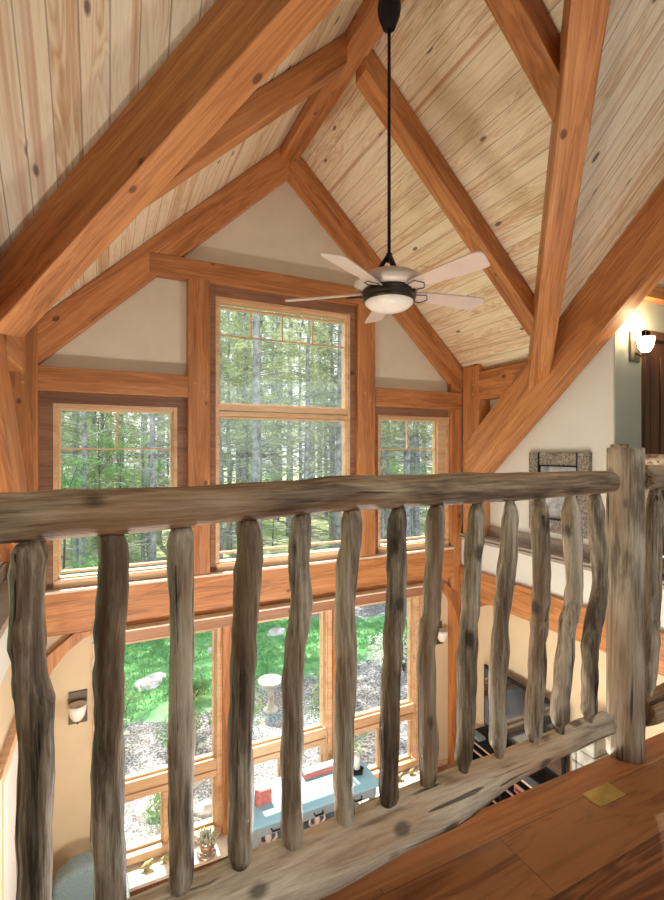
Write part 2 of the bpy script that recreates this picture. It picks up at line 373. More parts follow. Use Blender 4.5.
# top pieces
g.prism([(WL, .43), (.96, .43), (.96, gz(.96)), (WL, gz(WL))], 'y', YW, YW + .2)
g.prism([(2.58, .43), (WR, .43), (WR, gz(WR)), (2.58, gz(2.58))], 'y', YW, YW + .2)
g.prism([(.96, 1.58), (2.58, 1.58), (2.58, gz(2.58)), (XC, RZ), (.96, gz(.96))], 'y', YW, YW + .2)
gw(WL, -1.18, -.45, .43); gw(.63, -1.18, .98, .43); gw(2.56, -1.18, 2.91, .43); gw(3.99, -1.18, WR, .43)
gw(WL, -1.78, WR, -1.18)
gw(WL, LF, -.03, -1.78); gw(1.06, LF, 1.19, -1.78); gw(2.31, LF, 2.46, -1.78); gw(3.52, LF, WR, -1.78)
gw(-.03, LF, 1.06, -3.92); gw(1.19, LF, 2.31, -3.92); gw(2.46, LF, 3.52, -3.92)
g.build('wall_north', PLASTER, kind='structure')
# tan skin of the lower storey, either side of the low windows
MB().box(XL, YW - .012, LF, -.03, YW - .001, -1.66).box(3.52, YW - .012, LF, XR, YW - .001, -1.66).build('wall_north_lower', TAN, kind='structure')

def side_wall(s, name):
    a, b_ = (WR, WR + .15) if s > 0 else (WL - .15, WL)
    v = V0R if s > 0 else V0L
    m_ = MB()
    m_.prism([(5.1, -1.1), (5.1, v[2]), (v[1], v[2]), (2.905, mz(2.905)), (2.905, -1.1)], 'x', a, b_)
    m_.build('wall_' + name, PLASTERC, kind='structure')
    a, b_ = (XR + .02, WR + .15) if s > 0 else (WL - .15, XL - .02)
    m_ = MB().prism([(5.1, -1.5), (.9, -1.5), (.9, -1.1), (5.1, -1.1)], 'x', a, b_)
    m_.build('wall_%s_band' % name, PLASTERC, kind='structure')
    m_ = MB().prism([(5.1, LF), (5.1, -1.5), (.9, -1.5), (.9, LF)], 'x', a, b_)
    m_.build('wall_%s_lower' % name, TAN, kind='structure')
side_wall(1, 'east'); side_wall(-1, 'west')
# taupe skirting and pale cap of the upper side walls
for s, nm in ((1, 'east'), (-1, 'west')):
    X = lambda x: x if s > 0 else 2 * XC - x
    a = sorted((X(WR - .025), X(WR))); MB().box(a[0], 2.9, -1.075, a[1], 4.9, -.95).build('baseboard_' + nm, TAUPE, kind='structure', bevel=.004)
    a = sorted((X(XR - .02), X(WR))); MB().box(a[0], .9, -1.10, a[1], 4.9, -1.075).build('trim_1' if s > 0 else 'trim_2', TAUPE, kind='structure', bevel=.004)
    a = sorted((X(XR - .012), X(XR + .03))); MB().box(a[0], .9, -1.15, a[1], 4.9, -1.115).build('trim_3' if s > 0 else 'trim_4', TAUPE, kind='structure', bevel=.004)
# hall wall with the door beyond the landing
hw = MB(); 
hw.prism([(WR + .002, FL), (4.74, FL), (4.74, mz(2.95)), (WR + .002, mz(2.95))], 'y', 2.889, 2.904)
hw.prism([(4.74, 1.18), (5.75, 1.18), (5.75, mz(2.95)), (4.74, mz(2.95))], 'y', 2.889, 2.904)
hw.prism([(5.75, FL), (8, FL), (8, mz(2.95)), (5.75, mz(2.95))], 'y', 2.889, 2.904)
hw.build('wall_hall', PLASTERG, kind='structure')
d = thing('door_1', '', '', (5.24, 2.92, FL), kind='structure')
MB().box(4.76, 2.86, FL, 4.83, 3.0, 1.18).box(5.67, 2.86, FL, 5.74, 3.0, 1.18).box(4.76, 2.86, 1.1, 5.74, 3.0, 1.18).build('door_casing', DARKWOOD, d, bevel=.004)
lf = MB().box(4.84, 2.93, FL + .01, 5.66, 2.975, 1.09)
for i in range(4): lf.box(4.93 + i * .175, 2.915, FL + .2, 5.075 + i * .175, 2.93, .95)
lf.build('door_leaf', DARKWOOD, d, bevel=.003)
MB().lathe([(.0, 0), (.02, .005), (.03, .02), (.028, .04), (.012, .05)], (4.9, 2.9, -.1)).build('door_knob', BRONZE, d, smooth=True)
MB().box(XR + .05, .95, -1.3, 7.85, 2.885, FL + .004).build('floor_landing', FLOORW, kind='structure')
# loft floor: its boards run along the railing
panel('floor_loft', [(-4.4, -4, -1.102 - .03), (7.9, -4, -1.132), (7.9, 1.02, -1.132), (-4.4, 1.02, -1.132)], (1, .012, 0), .032, FLOORW)
MB().box(-4.4, -4, -1.42, 7.9, 1.09, -1.133).build('floor_loft_deck', TIMBER, kind='structure')
beam('nosing_board', (-4.4, 1.065, FL + .001), (XR, 1.065, FL + .001), .09, .034, 'plain orange edging board along the lip of the loft floor, under the log railing', 'floor edging', bev=.004, mat=NOSE)
tag(MB().box(1.366, .958, FL, 1.49, 1.018, FL + .004).build('floor_plate', BRASS, bevel=.001), 'small square golden brass plate set in the loft floor boards before the newel', 'floor plate')
# walls behind the viewer cutting back light, unseen opening added to light the railing
zt = mz(YT) - 2.30
MB().box(-4.4, -4.15, LF, 7.9, -4.0, -.9).build('wall_south', PLASTER, kind='structure')
MB().box(-4.4, -4.15, -.9, .8, -4.0, zt).box(6.9, -4.15, -.9, 7.9, -4.0, zt).box(.8, -4.15, 2.2, 6.9, -4.0, zt).build('wall_south_upper', PLASTER, kind='structure')
for xa, xb, nm in ((-4.55, -4.4, 'wall_west_outer'), (7.9, 8.05, 'wall_east_outer')):
    MB().prism([(-4.15, LF), (3.6, LF), (3.6, mz(3.6)), (YT, mz(YT)), (-4.15, mz(YT) - 2.3)], 'x', xa, xb).build(nm, PLASTER, kind='structure')
# lower floor
panel('floor', [(-4, -4, LF - .05), (8, -4, LF - .05), (8, 5.0, LF - .05), (-4, 5.0, LF - .05)], (0, 1, 0), .05, LOWFLOOR)

# ------------------------------------------------------------------ timber frame
FY = 4.785
def post(x0, x1, y0, y1, z0, z1, label, name='timber_post'):
    return tag(MB().box(x0, y0, z0, x1, y1, z1).build(name, TIMBERZ, bevel=.008), label, 'timber post')
post(-.78, -.55, FY, YW + .05, LF, gz(-.6) - .02, 'orange timber post in the left corner of the window wall')
post(3.985, 4.15, FY + .03, YW + .05, LF, gz(4.14) - .02, 'orange timber post in the right corner of the window wall')
post(.712, .925, FY, YW + .03, -1.27, 1.70, 'orange timber post left of the tall middle window')
post(2.615, 2.84, FY, YW + .03, -1.27, 1.70, 'orange timber post right of the tall middle window')
post(1.06, 1.19, FY + .03, YW + .03, -3.93, -1.78, 'brown-orange post between left and middle lower windows')
post(2.31, 2.45, FY + .03, YW + .03, -3.93, -1.78, 'brown-orange post between middle and right lower windows')
post(XR, WR - .02, 4.49, 4.783, -1.08, 1.06, 'short orange side-wall post at the foot of the big right sloping timber')
beam('header_beam', (-.56, YW - .03, .735), (.72, YW - .03, .735), .15, .215, 'orange header beam over the upper left window')
beam('header_beam', (2.84, YW - .04, .735), (4.14, YW - .04, .735), .155, .215, 'orange header beam over the upper right window')
beam('collar_beam', (.36, YW - .04, 1.885), (3.18, YW - .04, 1.885), .14, .2, 'orange cross beam over the tall middle window, under the gable peak')
beam('sill_beam', (-.56, YW - .02, -1.262), (4.0, YW - .02, -1.262), .18, .375, 'deep orange sill beam between the upper and lower windows')
# gable rafters
def slope_beam(x0, x1, y, w, h, label, name='rafter', vcut=True):
    s = GP * h if vcut else 0
    sg = 1 if x1 > x0 else -1
    return beam(name, (x0, y, gz(x0) - .005), (x1, y, gz(x1) - .005), w, h, label, 'rafter', cut0=GP * h, cut1=0)
slope_beam(XC, -.79, 4.895, .19, .28, 'orange gable rafter descending left from the peak, against the window wall')
slope_beam(XC, 4.33, 4.895, .19, .28, 'orange gable rafter descending right from the peak, against the window wall')
slope_beam(XC - .08, -.33, 3.36, .16, .175, 'olive-brown rafter on the left ceiling slope, behind the big left valley timber')
slope_beam(XC + .08, 3.95, 3.36, .18, .175, 'long orange rafter crossing the right ceiling slope down to the eave')
slope_beam(XC + .08, 2.87, 2.15, .18, .175, 'short orange rafter at the top right that dies into the valley timber')
beam('ridge_beam', (XC, 4.92, RZ - .04), (XC, 1.2, RZ - .04), .19, .18, 'orange ridge beam running from the gable peak, carrying the fan', 'ridge beam')
# valley timbers
def valley(s, t0, t1, label):
    a = Vector(val(t0, s)); b_ = Vector(val(t1, s))
    return beam('valley_rafter', a, b_, .195, .34, label, 'valley rafter', cut0=-.0)
valley(-1, -.12, 2.3, 'massive orange valley timber crossing the upper left corner to the roof top')
valley(1, -.2, 2.3, 'pale orange valley timber standing almost upright at the upper right, knotted')
# eave plates
beam('eave_plate', (XR + .1, 4.5, .965), (XR + .1, 3.75, .965), .2, .34, 'short level orange plate at the right eave, below the ceiling boards', 'eave plate')
beam('eave_plate', (XL - .1, 4.5, .965), (XL - .1, 3.75, .965), .2, .34, 'short level plate at the left eave, mostly behind the left valley timber', 'eave plate')
# principal rafters in the planes of the side walls
def principal(x, label):
    y0, y1 = 4.72, .2
    return beam('principal_rafter', (x, y0, mz(y0) - .01), (x, y1, mz(y1) - .01), .2, .475, label, 'principal rafter', cut0=-.43)
principal(XR + .075, 'great orange sloping timber rising from the right corner post past the log newel')
beam('principal_rafter', (XL - .10, 4.62, -.30), (XL - .10, 2.5, 1.99), .19, .42, 'sloping orange timber at the left picture edge above the railing', 'principal rafter', cut0=-.45)
# beams of the lower side walls
for s in (1,):
    xx = XR + .02 if s > 0 else XL - .02
    w = 'right' if s > 0 else 'left'
    beam('floor_beam', (xx, 4.8, -1.5), (xx, 1.2, -1.5), .12, .35, 'deep orange floor beam along the %s side wall above the lower room' % w)
beam('hall_header', (4.5, 2.84, 1.60), (7.9, 2.84, 1.60), .1, .13, 'orange header beam above the dark hall door')

# curved knee braces
def brace(pts_out, pts_in, axis, a0, a1, label):
    o = MB().prism(pts_out + pts_in[::-1], axis, a0, a1).build('knee_brace', TIMBERZ, bevel=.005)
    return tag(o, label, 'knee brace')
def arc(p0, p1, bulge, n=9):
    p0 = Vector(p0); p1 = Vector(p1); d = p1 - p0; nn = Vector((-d.y, d.x))
    return [tuple(p0 + d * (i / n) + nn * bulge * 4 * (i / n) * (1 - i / n)) for i in range(n + 1)]
BO = [(-.55, -1.86), (-.27, -1.638)]; BI = [(-.56, -2.27), (-.515, -2.10), (-.44, -1.94), (-.33, -1.80), (-.20, -1.70), (-.06, -1.638)]
brace(BO, BI, 'y', 4.80, 4.87, 'curved orange knee brace under the left end of the sill beam')
brace([(2 * XC - a, b_) for a, b_ in BO], [(2 * XC - a, b_) for a, b_ in BI], 'y', 4.80, 4.87, 'curved orange knee brace under the right end of the sill beam')
brace(arc((4.78, -2.05), (4.42, -1.849), .02), arc((4.78, -2.27), (4.28, -1.849), -.1), 'x', XR - .03, XR + .02, 'curved orange knee brace low on the right side wall')

# paired oak pegs at the joints, each a part of its timber
PEG = plain('oak_peg', (.50, .30, .15), .6, var=.1)
def pegs(o, pts, axis):
    for p in pts:
        p = Vector(p)
        m_ = MB(); a = Vector((0, -1, 0)) if axis == 'y' else Vector((-1, 0, 0)) if axis == 'x' else Vector((1, 0, 0))
        m_.tube([p - a * .01, p + a * .006], .012, 10)
        q = m_.build('peg', PEG, origin=tuple(p)); q.parent = o; q.matrix_parent_inverse = o.matrix_basis.inverted() if o.matrix_basis != Matrix() else Matrix()
bpy.context.view_layer.update()
P_ = [o for o in bpy.data.objects if o.get('category') == 'timber post']
pegs(P_[0], [(-.66, FY, .66), (-.66, FY, .58), (-.66, FY, -.30), (-.66, FY, -.42), (-.66, FY, -1.36), (-.66, FY, -1.48)], 'y')
pegs(P_[1], [(4.06, FY + .03, -1.36), (4.06, FY + .03, -1.48)], 'y')
pegs(P_[2], [(.78, FY, .66), (.86, FY, .58)], 'y')
pegs(P_[3], [(2.70, FY, .66), (2.76, FY, .58)], 'y')
pegs(P_[6], [(XR, 4.60, .90), (XR, 4.60, .82), (XR, 4.60, .70)], 'x')
# ------------------------------------------------------------------ windows
def ring(m_, x0, z0, x1, z1, w, y0, y1):
    m_.box(x0, y0, z0, x0 + w, y1, z1).box(x1 - w, y0, z0, x1, y1, z1).box(x0 + w, y0, z0, x1 - w, y1, z0 + w).box(x0 + w, y0, z1 - w, x1 - w, y1, z1)
    return m_
def window(n, x0, z0, x1, z1, casing, panes, rails, munts, fw=.035):
    wd_ = thing('window_%d' % n, '', '', ((x0 + x1) / 2, YG, z0), kind='structure')
    if casing:
        cx0, cz0, cx1, cz1 = casing
        m_ = MB().box(cx0, YW - .03, cz0, x0, YW + .02, cz1).box(x1, YW - .03, cz0, cx1, YW + .02, cz1).box(x0, YW - .03, z1, x1, YW + .02, cz1)
        m_.build('window_casing', CASING, wd_, bevel=.002)
    fr = ring(MB(), x0, z0, x1, z1, fw, YW - .035, YW + .1)
    ring(fr, x0 + fw, z0 + fw, x1 - fw, z1 - fw, .012, YW - .005, YW + .1)
    fr.box(x0 + .01, YW - .05, z0, x1 - .01, YW + .06, z0 + .075)
    fr.build('window_frame', FRAMEW, wd_, bevel=.003)
    if rails:
        m_ = MB()
        for (a0, b0, a1, b1) in rails: m_.box(a0, YW - .02, b0, a1, YW + .09, b1)
        m_.build('meeting_rail', FRAMEW, wd_, bevel=.004)
    for (a0, b0, a1, b1) in panes:
        ring(MB(), a0 - .022, b0 - .022, a1 + .022, b1 + .022, .022, YW + .02, YW + .07).build('sash', FRAMEW, wd_, bevel=.003)
        MB().box(a0, YG - .003, b0, a1, YG + .003, b1).build('pane', PANE, wd_)
    if munts:
        m_ = MB()
        for (a0, b0, a1, b1) in munts: m_.box(a0, YG - .012, b0, a1, YG + .012, b1)
        m_.build('muntin', FRAMEW, wd_)
    return wd_
h = .008
window(1, -.442, -1.238, .62, .42, (-.55, -1.262, .712, .52), [(-.386, -1.10, .562, .362)], [], [(.08 - h, .01, .08 + h, .36), (-.386, .01 - h, .562, .01 + h)])
window(2, .995, -1.238, 2.545, 1.575, (.925, -1.262, 2.615, 1.685), [(1.036, .49, 2.50, 1.475), (1.036, -1.06, 2.50, .33)], [(1.03, .355, 2.51, .40), (1.03, .41, 2.51, .475)],
       [(1.036, 1.20 - h, 2.5, 1.20 + h)] + [(x - h, 1.2, x + h, 1.475) for x in (1.385, 1.74, 2.10)])
window(3, 2.92, -1.238, 3.982, .42, (2.84, -1.262, 3.985, .52), [(2.978, -1.10, 3.80, .362)], [(3.82, -1.16, 3.95, .39)], [(3.39 - h, .01, 3.39 + h, .36), (2.978, .01 - h, 3.80, .01 + h)])
def low(n, x0, x1, p0, p1):
    c = (p0 + p1) / 2 + .0
    window(n, x0, -3.93, x1, -1.78, None, [(p0, -3.14, p1, -1.86), (p0, -3.83, c - .04, -3.37), (c + .04, -3.83, p1, -3.37)], [(p0 - .04, -3.27, p1 + .04, -3.165), (p0 - .04, -3.345, p1 + .04, -3.285), (c - .02, -3.84, c + .02, -3.35)], None, fw=.05)
low(4, -.03, 1.06, .05, .975); low(5, 1.19, 2.31, 1.257, 2.20); low(6, 2.46, 3.52, 2.56, 3.41)
beam('window_header', (-.05, YW - .075, -1.656), (3.58, YW - .075, -1.656), .23, .11, 'thin brown header board capping the three lower windows', 'window header', mat=HEADM)
tag(MB().box(-.05, 4.68, -1.655, 3.58, 4.79, -1.638).build('header_lit_strip', LITW, bevel=.002), 'added thin strip in painted-in light between the sill beam and the brown window header', 'ledge')  # pale strip added to stand for the lit top of the header
tag(MB().box(-.54, 4.77, -1.263, 3.99, YW - .03, -1.24).build('window_stool', LITW, bevel=.003), 'stool board painted pale for sunlight on top of the sill beam below the upper windows', 'window stool')  # sun on the stool is put into its pale colour
tag(MB().box(-.1, 4.62, -3.985, 3.6, YW - .02, -3.95).build('window_stool', LITW, bevel=.006), 'low sunlit window stool running under the three lower windows', 'window stool')
MB().box(-.54, 4.86, LF, 3.96, YW - .013, -3.99).build('baseboard_north', FRAMEW, kind='structure')
MB().box(3.53, YW - .03, -3.93, 3.62, YW - .012, -1.78).build('trim_5', FRAMEW, kind='structure')
MB().box(-.13, YW - .03, -3.93, -.04, YW - .012, -1.78).build('trim_6', FRAMEW, kind='structure')
# french door on the lower left wall
dd = thing('door_2', '', '', (XL, 4.0, LF), kind='structure')
m_ = MB()
for y in (4.3, 3.4): m_.box(XL - .03, y - .04, LF, XL + .03, y + .04, -1.95)
m_.box(XL - .03, 3.44, -2.03, XL + .03, 4.26, -1.95); m_.build('door_casing', FRAMEW, dd, bevel=.004)
MB().box(XL - .02, 3.46, LF, XL + .015, 4.24, -2.04).build('door_leaf', WHITE, dd, bevel=.004)
MB().lathe([(.0, 0), (.02, .005), (.03, .02), (.028, .04), (.012, .05)], (XL + .05, 3.55, -3.05)).build('door_knob', BRONZE, dd, smooth=True)

# ------------------------------------------------------------------ log railing
RY = 1.065
BAL = [[(-0.135, -0.172), (-0.138, -0.344), (-0.127, -0.558), (-0.135, -0.96)], [(0.004, -0.163), (0.006, -0.388), (0.0, -0.632), (0.004, -0.965)],
 [(0.145, -0.163), (0.147, -0.413), (0.143, -0.672), (0.141, -0.953)], [(0.289, -0.159), (0.292, -0.345), (0.275, -0.595), (0.275, -0.947)],
 [(0.423, -0.15), (0.417, -0.363), (0.399, -0.624), (0.404, -0.95)], [(0.562, -0.145), (0.548, -0.38), (0.539, -0.632), (0.542, -0.944)],
 [(0.704, -0.147), (0.692, -0.4), (0.679, -0.611), (0.67, -0.934)], [(0.83, -0.151), (0.813, -0.417), (0.793, -0.579), (0.8, -0.926)],
 [(0.971, -0.158), (0.949, -0.435), (0.938, -0.665), (0.927, -0.902)], [(1.105, -0.164), (1.081, -0.453), (1.053, -0.689), (1.061, -0.895)],
 [(1.237, -0.161), (1.233, -0.442), (1.22, -0.661), (1.211, -0.898)], [(1.376, -0.158), (1.39, -0.462), (1.347, -0.62), (1.324, -0.885)],
 [(1.5, -0.153), (1.515, -0.444), (1.474, -0.676), (1.459, -0.888)]]
BR = [.031, .030, .027, .029, .026, .027, .026, .026, .027, .026, .027, .028, .027]
def cat(pts, t):
    n = len(pts) - 1; f = min(max(t, 0), .9999) * n; i = int(f); u = f - i
    g_ = lambda k: Vector(pts[min(max(k, 0), n)])
    p0, p1, p2, p3 = g_(i - 1), g_(i), g_(i + 1), g_(i + 2)
    return .5 * ((2 * p1) + (p2 - p0) * u + (2 * p0 - 5 * p1 + 4 * p2 - p3) * u * u + (3 * p1 - p0 - 3 * p2 + p3) * u ** 3)
def baluster(pts, r, seed, parent):
    P_ = []; R_ = []; n = 26
    zt = pts[0][1]
    P_.append((pts[0][0], RY, zt + .035)); R_.append(r * .5)
    P_.append((pts[0][0], RY, zt - .001)); R_.append(r * .52)
    for i in range(n + 1):
        t = i / n; q = cat(pts, t)
        x = q.x + .010 * noise.noise(Vector((seed * 3.3, t * 4, 0))); y = RY + .006 * noise.noise(Vector((seed * 3.3, t * 4, 5)))
        rr = r * (1 + .15 * noise.noise(Vector((seed * 5.1, t * 6, 2))))
        if i == 0: rr *= .62
        if i == 1: rr *= .84
        if i == n: rr *= .75
        P_.append((x, y, q.y)); R_.append(rr)
    last = P_[-1]; P_.append((last[0], RY, last[2] - .012)); R_.append(r * .55); P_.append((last[0], RY, last[2] - .03)); R_.append(r * .5)
    return MB().tube(P_, R_, 14, wob=.22, seed=seed).build('baluster', LOG, parent, smooth=True)
def log_rail(name, xs, zf, rf, seed, parent, mat, n=40):
    P_ = []; R_ = []
    for i in range(n + 1):
        x = xs[0] + (xs[1] - xs[0]) * i / n
        P_.append((x, RY + .008 * noise.noise(Vector((seed, x * 1.7, 0))), zf(x) + .005 * noise.noise(Vector((seed, x * 2.2, 9)))))
        r = rf(x) * (1 + .08 * noise.noise(Vector((seed, x * 3, 4))))
        R_.append(r)
    # rounded ends
    P_ = [(xs[0] - .006, RY, P_[0][2])] + P_ + [(xs[1] + .008, RY, P_[-1][2])]
    R_ = [R_[0] * .8] + R_ + [R_[-1] * .82]
    R_[-2] *= .97
    return MB().tube(P_, R_, 20, wob=.12, seed=seed).build(name, mat, parent, smooth=True)
def lerp(pts, x):
    for (a, b_), (c, d_) in zip(pts, pts[1:]):
        if x <= c: return b_ + (d_ - b_) * max(0, (x - a)) / (c - a)
    return pts[-1][1]
rail = thing('log_railing', 'long peeled-log railing with thirteen crooked balusters across the loft edge', 'railing', (.7, RY, FL))
log_rail('top_rail', (-1.3, 1.575), lambda x: lerp([(-1.3, -.128), (-.18, -.130), (.1, -.128), (.5, -.112), (.9, -.110), (1.2, -.112), (1.58, -.107)], x), lambda x: lerp([(-1.3, .05), (-.18, .047), (.3, .043), (.9, .045), (1.3, .043), (1.58, .039)], x), 1.3, rail, LOGX)
log_rail('bottom_rail', (-1.3, 1.56), lambda x: lerp([(-1.3, -1.03), (.2, -1.02), (.55, -1.0), (.9, -.982), (1.08, -.958), (1.3, -.950), (1.58, -.945)], x), lambda x: lerp([(-1.3, .070), (.2, .070), (.5, .066), (.85, .066), (1.05, .047), (1.3, .040), (1.58, .037)], x), 4.7, rail, LOGB)
for i, (p, r) in enumerate(zip(BAL, BR)): baluster(p, r, i + 1, rail)
for k in range(1, 8):
    x = -.135 - .14 * k
    baluster([(x, -.17), (x + .01 * math.sin(k), -.4), (x - .01 * math.cos(k * 2), -.65), (x, -.96)], .029, 30 + k, rail) if k < 4 else None
r2 = thing('log_railing', 'log railing bay right of the big newel, cut off by the picture edge', 'railing', (2.6, RY, FL))
log_rail('top_rail', (1.75, 3.4), lambda x: -.10, lambda x: .046, 8.1, r2, LOGX)
log_rail('bottom_rail', (1.75, 3.4), lambda x: -.945, lambda x: .055, 9.2, r2, LOGX)
baluster([(1.829, -0.144), (1.823, -0.48), (1.805, -0.662), (1.787, -0.875)], .027, 51, r2)
for k in range(1, 5): baluster([(1.829 + .145 * k, -0.144), (1.82 + .145 * k, -0.48), (1.825 + .145 * k, -0.662), (1.81 + .145 * k, -0.875)], .027, 51 + k, r2)
def newel(x, y, z0, z1, r, seed, label, name='newel_post'):
    n = 16; P_ = [(x, y, z0 + (z1 - z0) * i / n) for i in range(n + 1)]; R_ = [r * (1 + .03 * noise.noise(Vector((seed, i * .3, 0)))) for i in range(n + 1)]
    P_.append((x, y, z1 + .004)); R_.append(r * .93)
    return tag(MB().tube(P_, R_, 24, wob=.06, seed=seed).build(name, LOG, smooth=True), label, 'newel post')
newel(1.695, 1.09, FL, .004, .061, 3.3, 'thick round log newel post standing on the loft floor between the two railing bays')
newel(4.27, 2.80, FL, .05, .075, 6.3, 'second log newel at the landing corner, its top just showing behind the big newel')
lr = thing('landing_railing', 'log railing along the landing behind the right railing bay', 'railing', (4.27, 2.0, FL))
MB().tube([(4.27, 2.8 - i * .1, -.085 + .004 * math.sin(i)) for i in range(15)], .05, 14, wob=.1, seed=2).build('top_rail', LOGB, lr, smooth=True)
MB().tube([(4.27, 2.8 - i * .1, -1.03) for i in range(15)], .045, 14, wob=.1, seed=3).build('bottom_rail', LOGX, lr, smooth=True)
for k in range(4): MB().tube([(4.27, 2.55 - .27 * k, -.1 - j * .09) for j in range(11)], .026, 10, wob=.2, seed=k + 70).build('baluster', LOG, lr, smooth=True)

# ------------------------------------------------------------------ ceiling fan
FX, FYY = 1.77, 2.80
fan = thing('ceiling_fan', 'five-blade ceiling fan with pale blades and black motor on a long black rod', 'ceiling fan', (FX, FYY, .97))
MB().lathe([(.01, -.19), (.045, -.18), (.055, -.15), (.075, -.10), (.083, -.04), (.075, 0.0)], (FX, FYY, 3.12)).build('canopy', BLACK, fan, smooth=True)
MB().lathe([(.0115, 0), (.0115, 1.6)], (FX, FYY, 1.33), 12).build('downrod', BLACK, fan, smooth=True)
yk = MB(); yk.lathe([(.02, 0), (.028, .02), (.02, .06)], (FX, FYY, 1.31), 14)
for a in (0, 2.09, 4.19):
    a += .25; yk.tube([(FX + .015 * math.cos(a), FYY + .015 * math.sin(a), 1.345), (FX + .07 * math.cos(a), FYY + .07 * math.sin(a), 1.27), (FX + .125 * math.cos(a), FYY + .125 * math.sin(a), 1.17)], [.016, .015, .012], 8)
yk.build('yoke', BLACK, fan, smooth=True)
MB().lathe([(.05, .185), (.13, .178), (.2, .15), (.245, .105), (.247, .095), (.20, .06), (.14, .05)], (FX, FYY, 1.055), 40).build('motor_dome', NICKEL, fan, smooth=True)
MB().lathe([(.145, .115), (.165, .09), (.185, .06), (.187, .05), (.178, .046), (.187, .04), (.187, .02), (.176, .016), (.182, .01), (.178, -.008), (.155, -.014)], (FX, FYY, 1.04), 40).build('motor_housing', BRONZE, fan, smooth=True)
MB().lathe([(.168, .005), (.165, -.014), (.13, -.042), (.07, -.062), (.0, -.067)], (FX, FYY, 1.028), 40, caps=False).build('glass_bowl', GLASSW, fan, smooth=True)
for k in range(5):
    a = math.radians(-76 + 72 * k); ca, sa = math.cos(a), math.sin(a)
    m_ = MB(); N = 10; top = []; bot = []
    prof = [(.15, .034), (.28, .052), (.45, .066), (.62, .076), (.715, .079)]
    out = [(r, w) for r, w in prof] + [(.745, .070), (.775, -.035), (.77, -.06), (.745, -.074)] + [(r, -w) for r, w in prof[::-1]]
    for dz in (.004, -.004):
        for r, w in out:
            zz = 1.10 - w * .25 + dz
            m_.v.append((FX + r * ca - w * sa, FYY + r * sa + w * ca, zz))
    n = len(out); m_.f += [tuple(range(n)), tuple(range(n, 2 * n))[::-1]] + [(i, (i + 1) % n, n + (i + 1) % n, n + i) for i in range(n)]
    bl = m_.build('blade', BLADE, fan)
    br = MB()
    q = lambda r, w: (FX + r * ca - w * sa, FYY + r * sa + w * ca, 1.092 - w * .25 - .01)
    br.tube([q(.15, -.03), q(.27, -.05), q(.31, 0), q(.27, .05), q(.15, .03)], .0035, 6)
    br.build('blade_bracket', BLACK, bl, smooth=True)

# ------------------------------------------------------------------ wall lights
def sconce(name, c, nrm, lit, label, sc=1.0):
    """nrm: +1 facing -y on a wall at y=c.y"""
    x, y, z = c
    t_ = thing(name, label, 'wall light', (x, y, z - .15), group=None)
    MB().box(x - .075 * sc, y - .022, z - .145 * sc, x + .075 * sc, y, z + .145 * sc).build('backplate', PLATE, t_, bevel=.004)
    MB().tube([(x, y - .02, z - .06 * sc), (x, y - .07, z - .10 * sc), (x, y - .115, z - .085 * sc), (x, y - .115, z - .06 * sc)], .009, 8).build('arm', BRONZE, t_, smooth=True)
    MB().lathe([(.012, 0), (.035, .004), (.058, .04), (.070, .09), (.075, .14), (.069, .14), (.062, .09), (.048, .04), (.02, .012)], (x, y - .115, z - .07 * sc), 24, caps=False).build('lamp_shade', LAMPON if lit else GLASSW, t_, smooth=True)
    MB().lathe([(.006, -.03), (.012, -.02), (.014, 0)], (x, y - .115, z - .072 * sc), 12).build('finial', BRONZE, t_, smooth=True)
    return t_
sconce('wall_sconce', (-.245, YW - .012, -2.34), 1, False, 'unlit bell sconce on the tan wall left of the lower windows')
sconce('wall_sconce', (3.80, YW - .012, -2.34), 1, False, 'unlit bell sconce on the tan wall right of the lower windows')
sconce('wall_sconce', (4.62, 2.889, 1.00), 1, True, 'glowing bell sconce on the grey-green hall wall beside the dark door')
L = bpy.data.lights.new('sconce_bulb', 'POINT'); L.energy = 14; L.color = (1, .74, .45); L.shadow_soft_size = .04
lo = bpy.data.objects.new('sconce_bulb', L); lo.location = Vector((4.62, 2.74, 1.12)) + EYE; C.objects.link(lo)

# unseen torchieres added in the lower room to light the timbers from below
for (x, y, lb) in ((.1, 2.3, 'added unseen torchiere that uplights the timbers from under the left of the railing'), (2.2, 2.3, 'added unseen torchiere that uplights the timbers from under the right of the railing')):
    fl = thing('fill_torchiere', lb, 'fill lamp', (x, y, LF))
    MB().lathe([(.14, 0), (.145, .015), (.03, .03), (.014, .05)], (x, y, LF), 20).build('base', BRONZE, fl, smooth=True)
    MB().lathe([(.013, .04), (.013, 1.30)], (x, y, LF), 10).build('pole', BRONZE, fl, smooth=True)
    MB().lathe([(.02, 1.28), (.10, 1.31), (.17, 1.38), (.165, 1.38), (.09, 1.325), (.0, 1.31)], (x, y, LF), 28, caps=False).build('lamp_shade', GLASSW, fl, smooth=True)
    Lp = bpy.data.lights.new('torchiere_fill_light', 'POINT'); Lp.energy = 105; Lp.color = (1, .93, .84); Lp.shadow_soft_size = .16
    l2 = bpy.data.objects.new('torchiere_fill_light', Lp); l2.location = Vector((x, y, LF + 1.5)) + EYE; C.objects.link(l2)
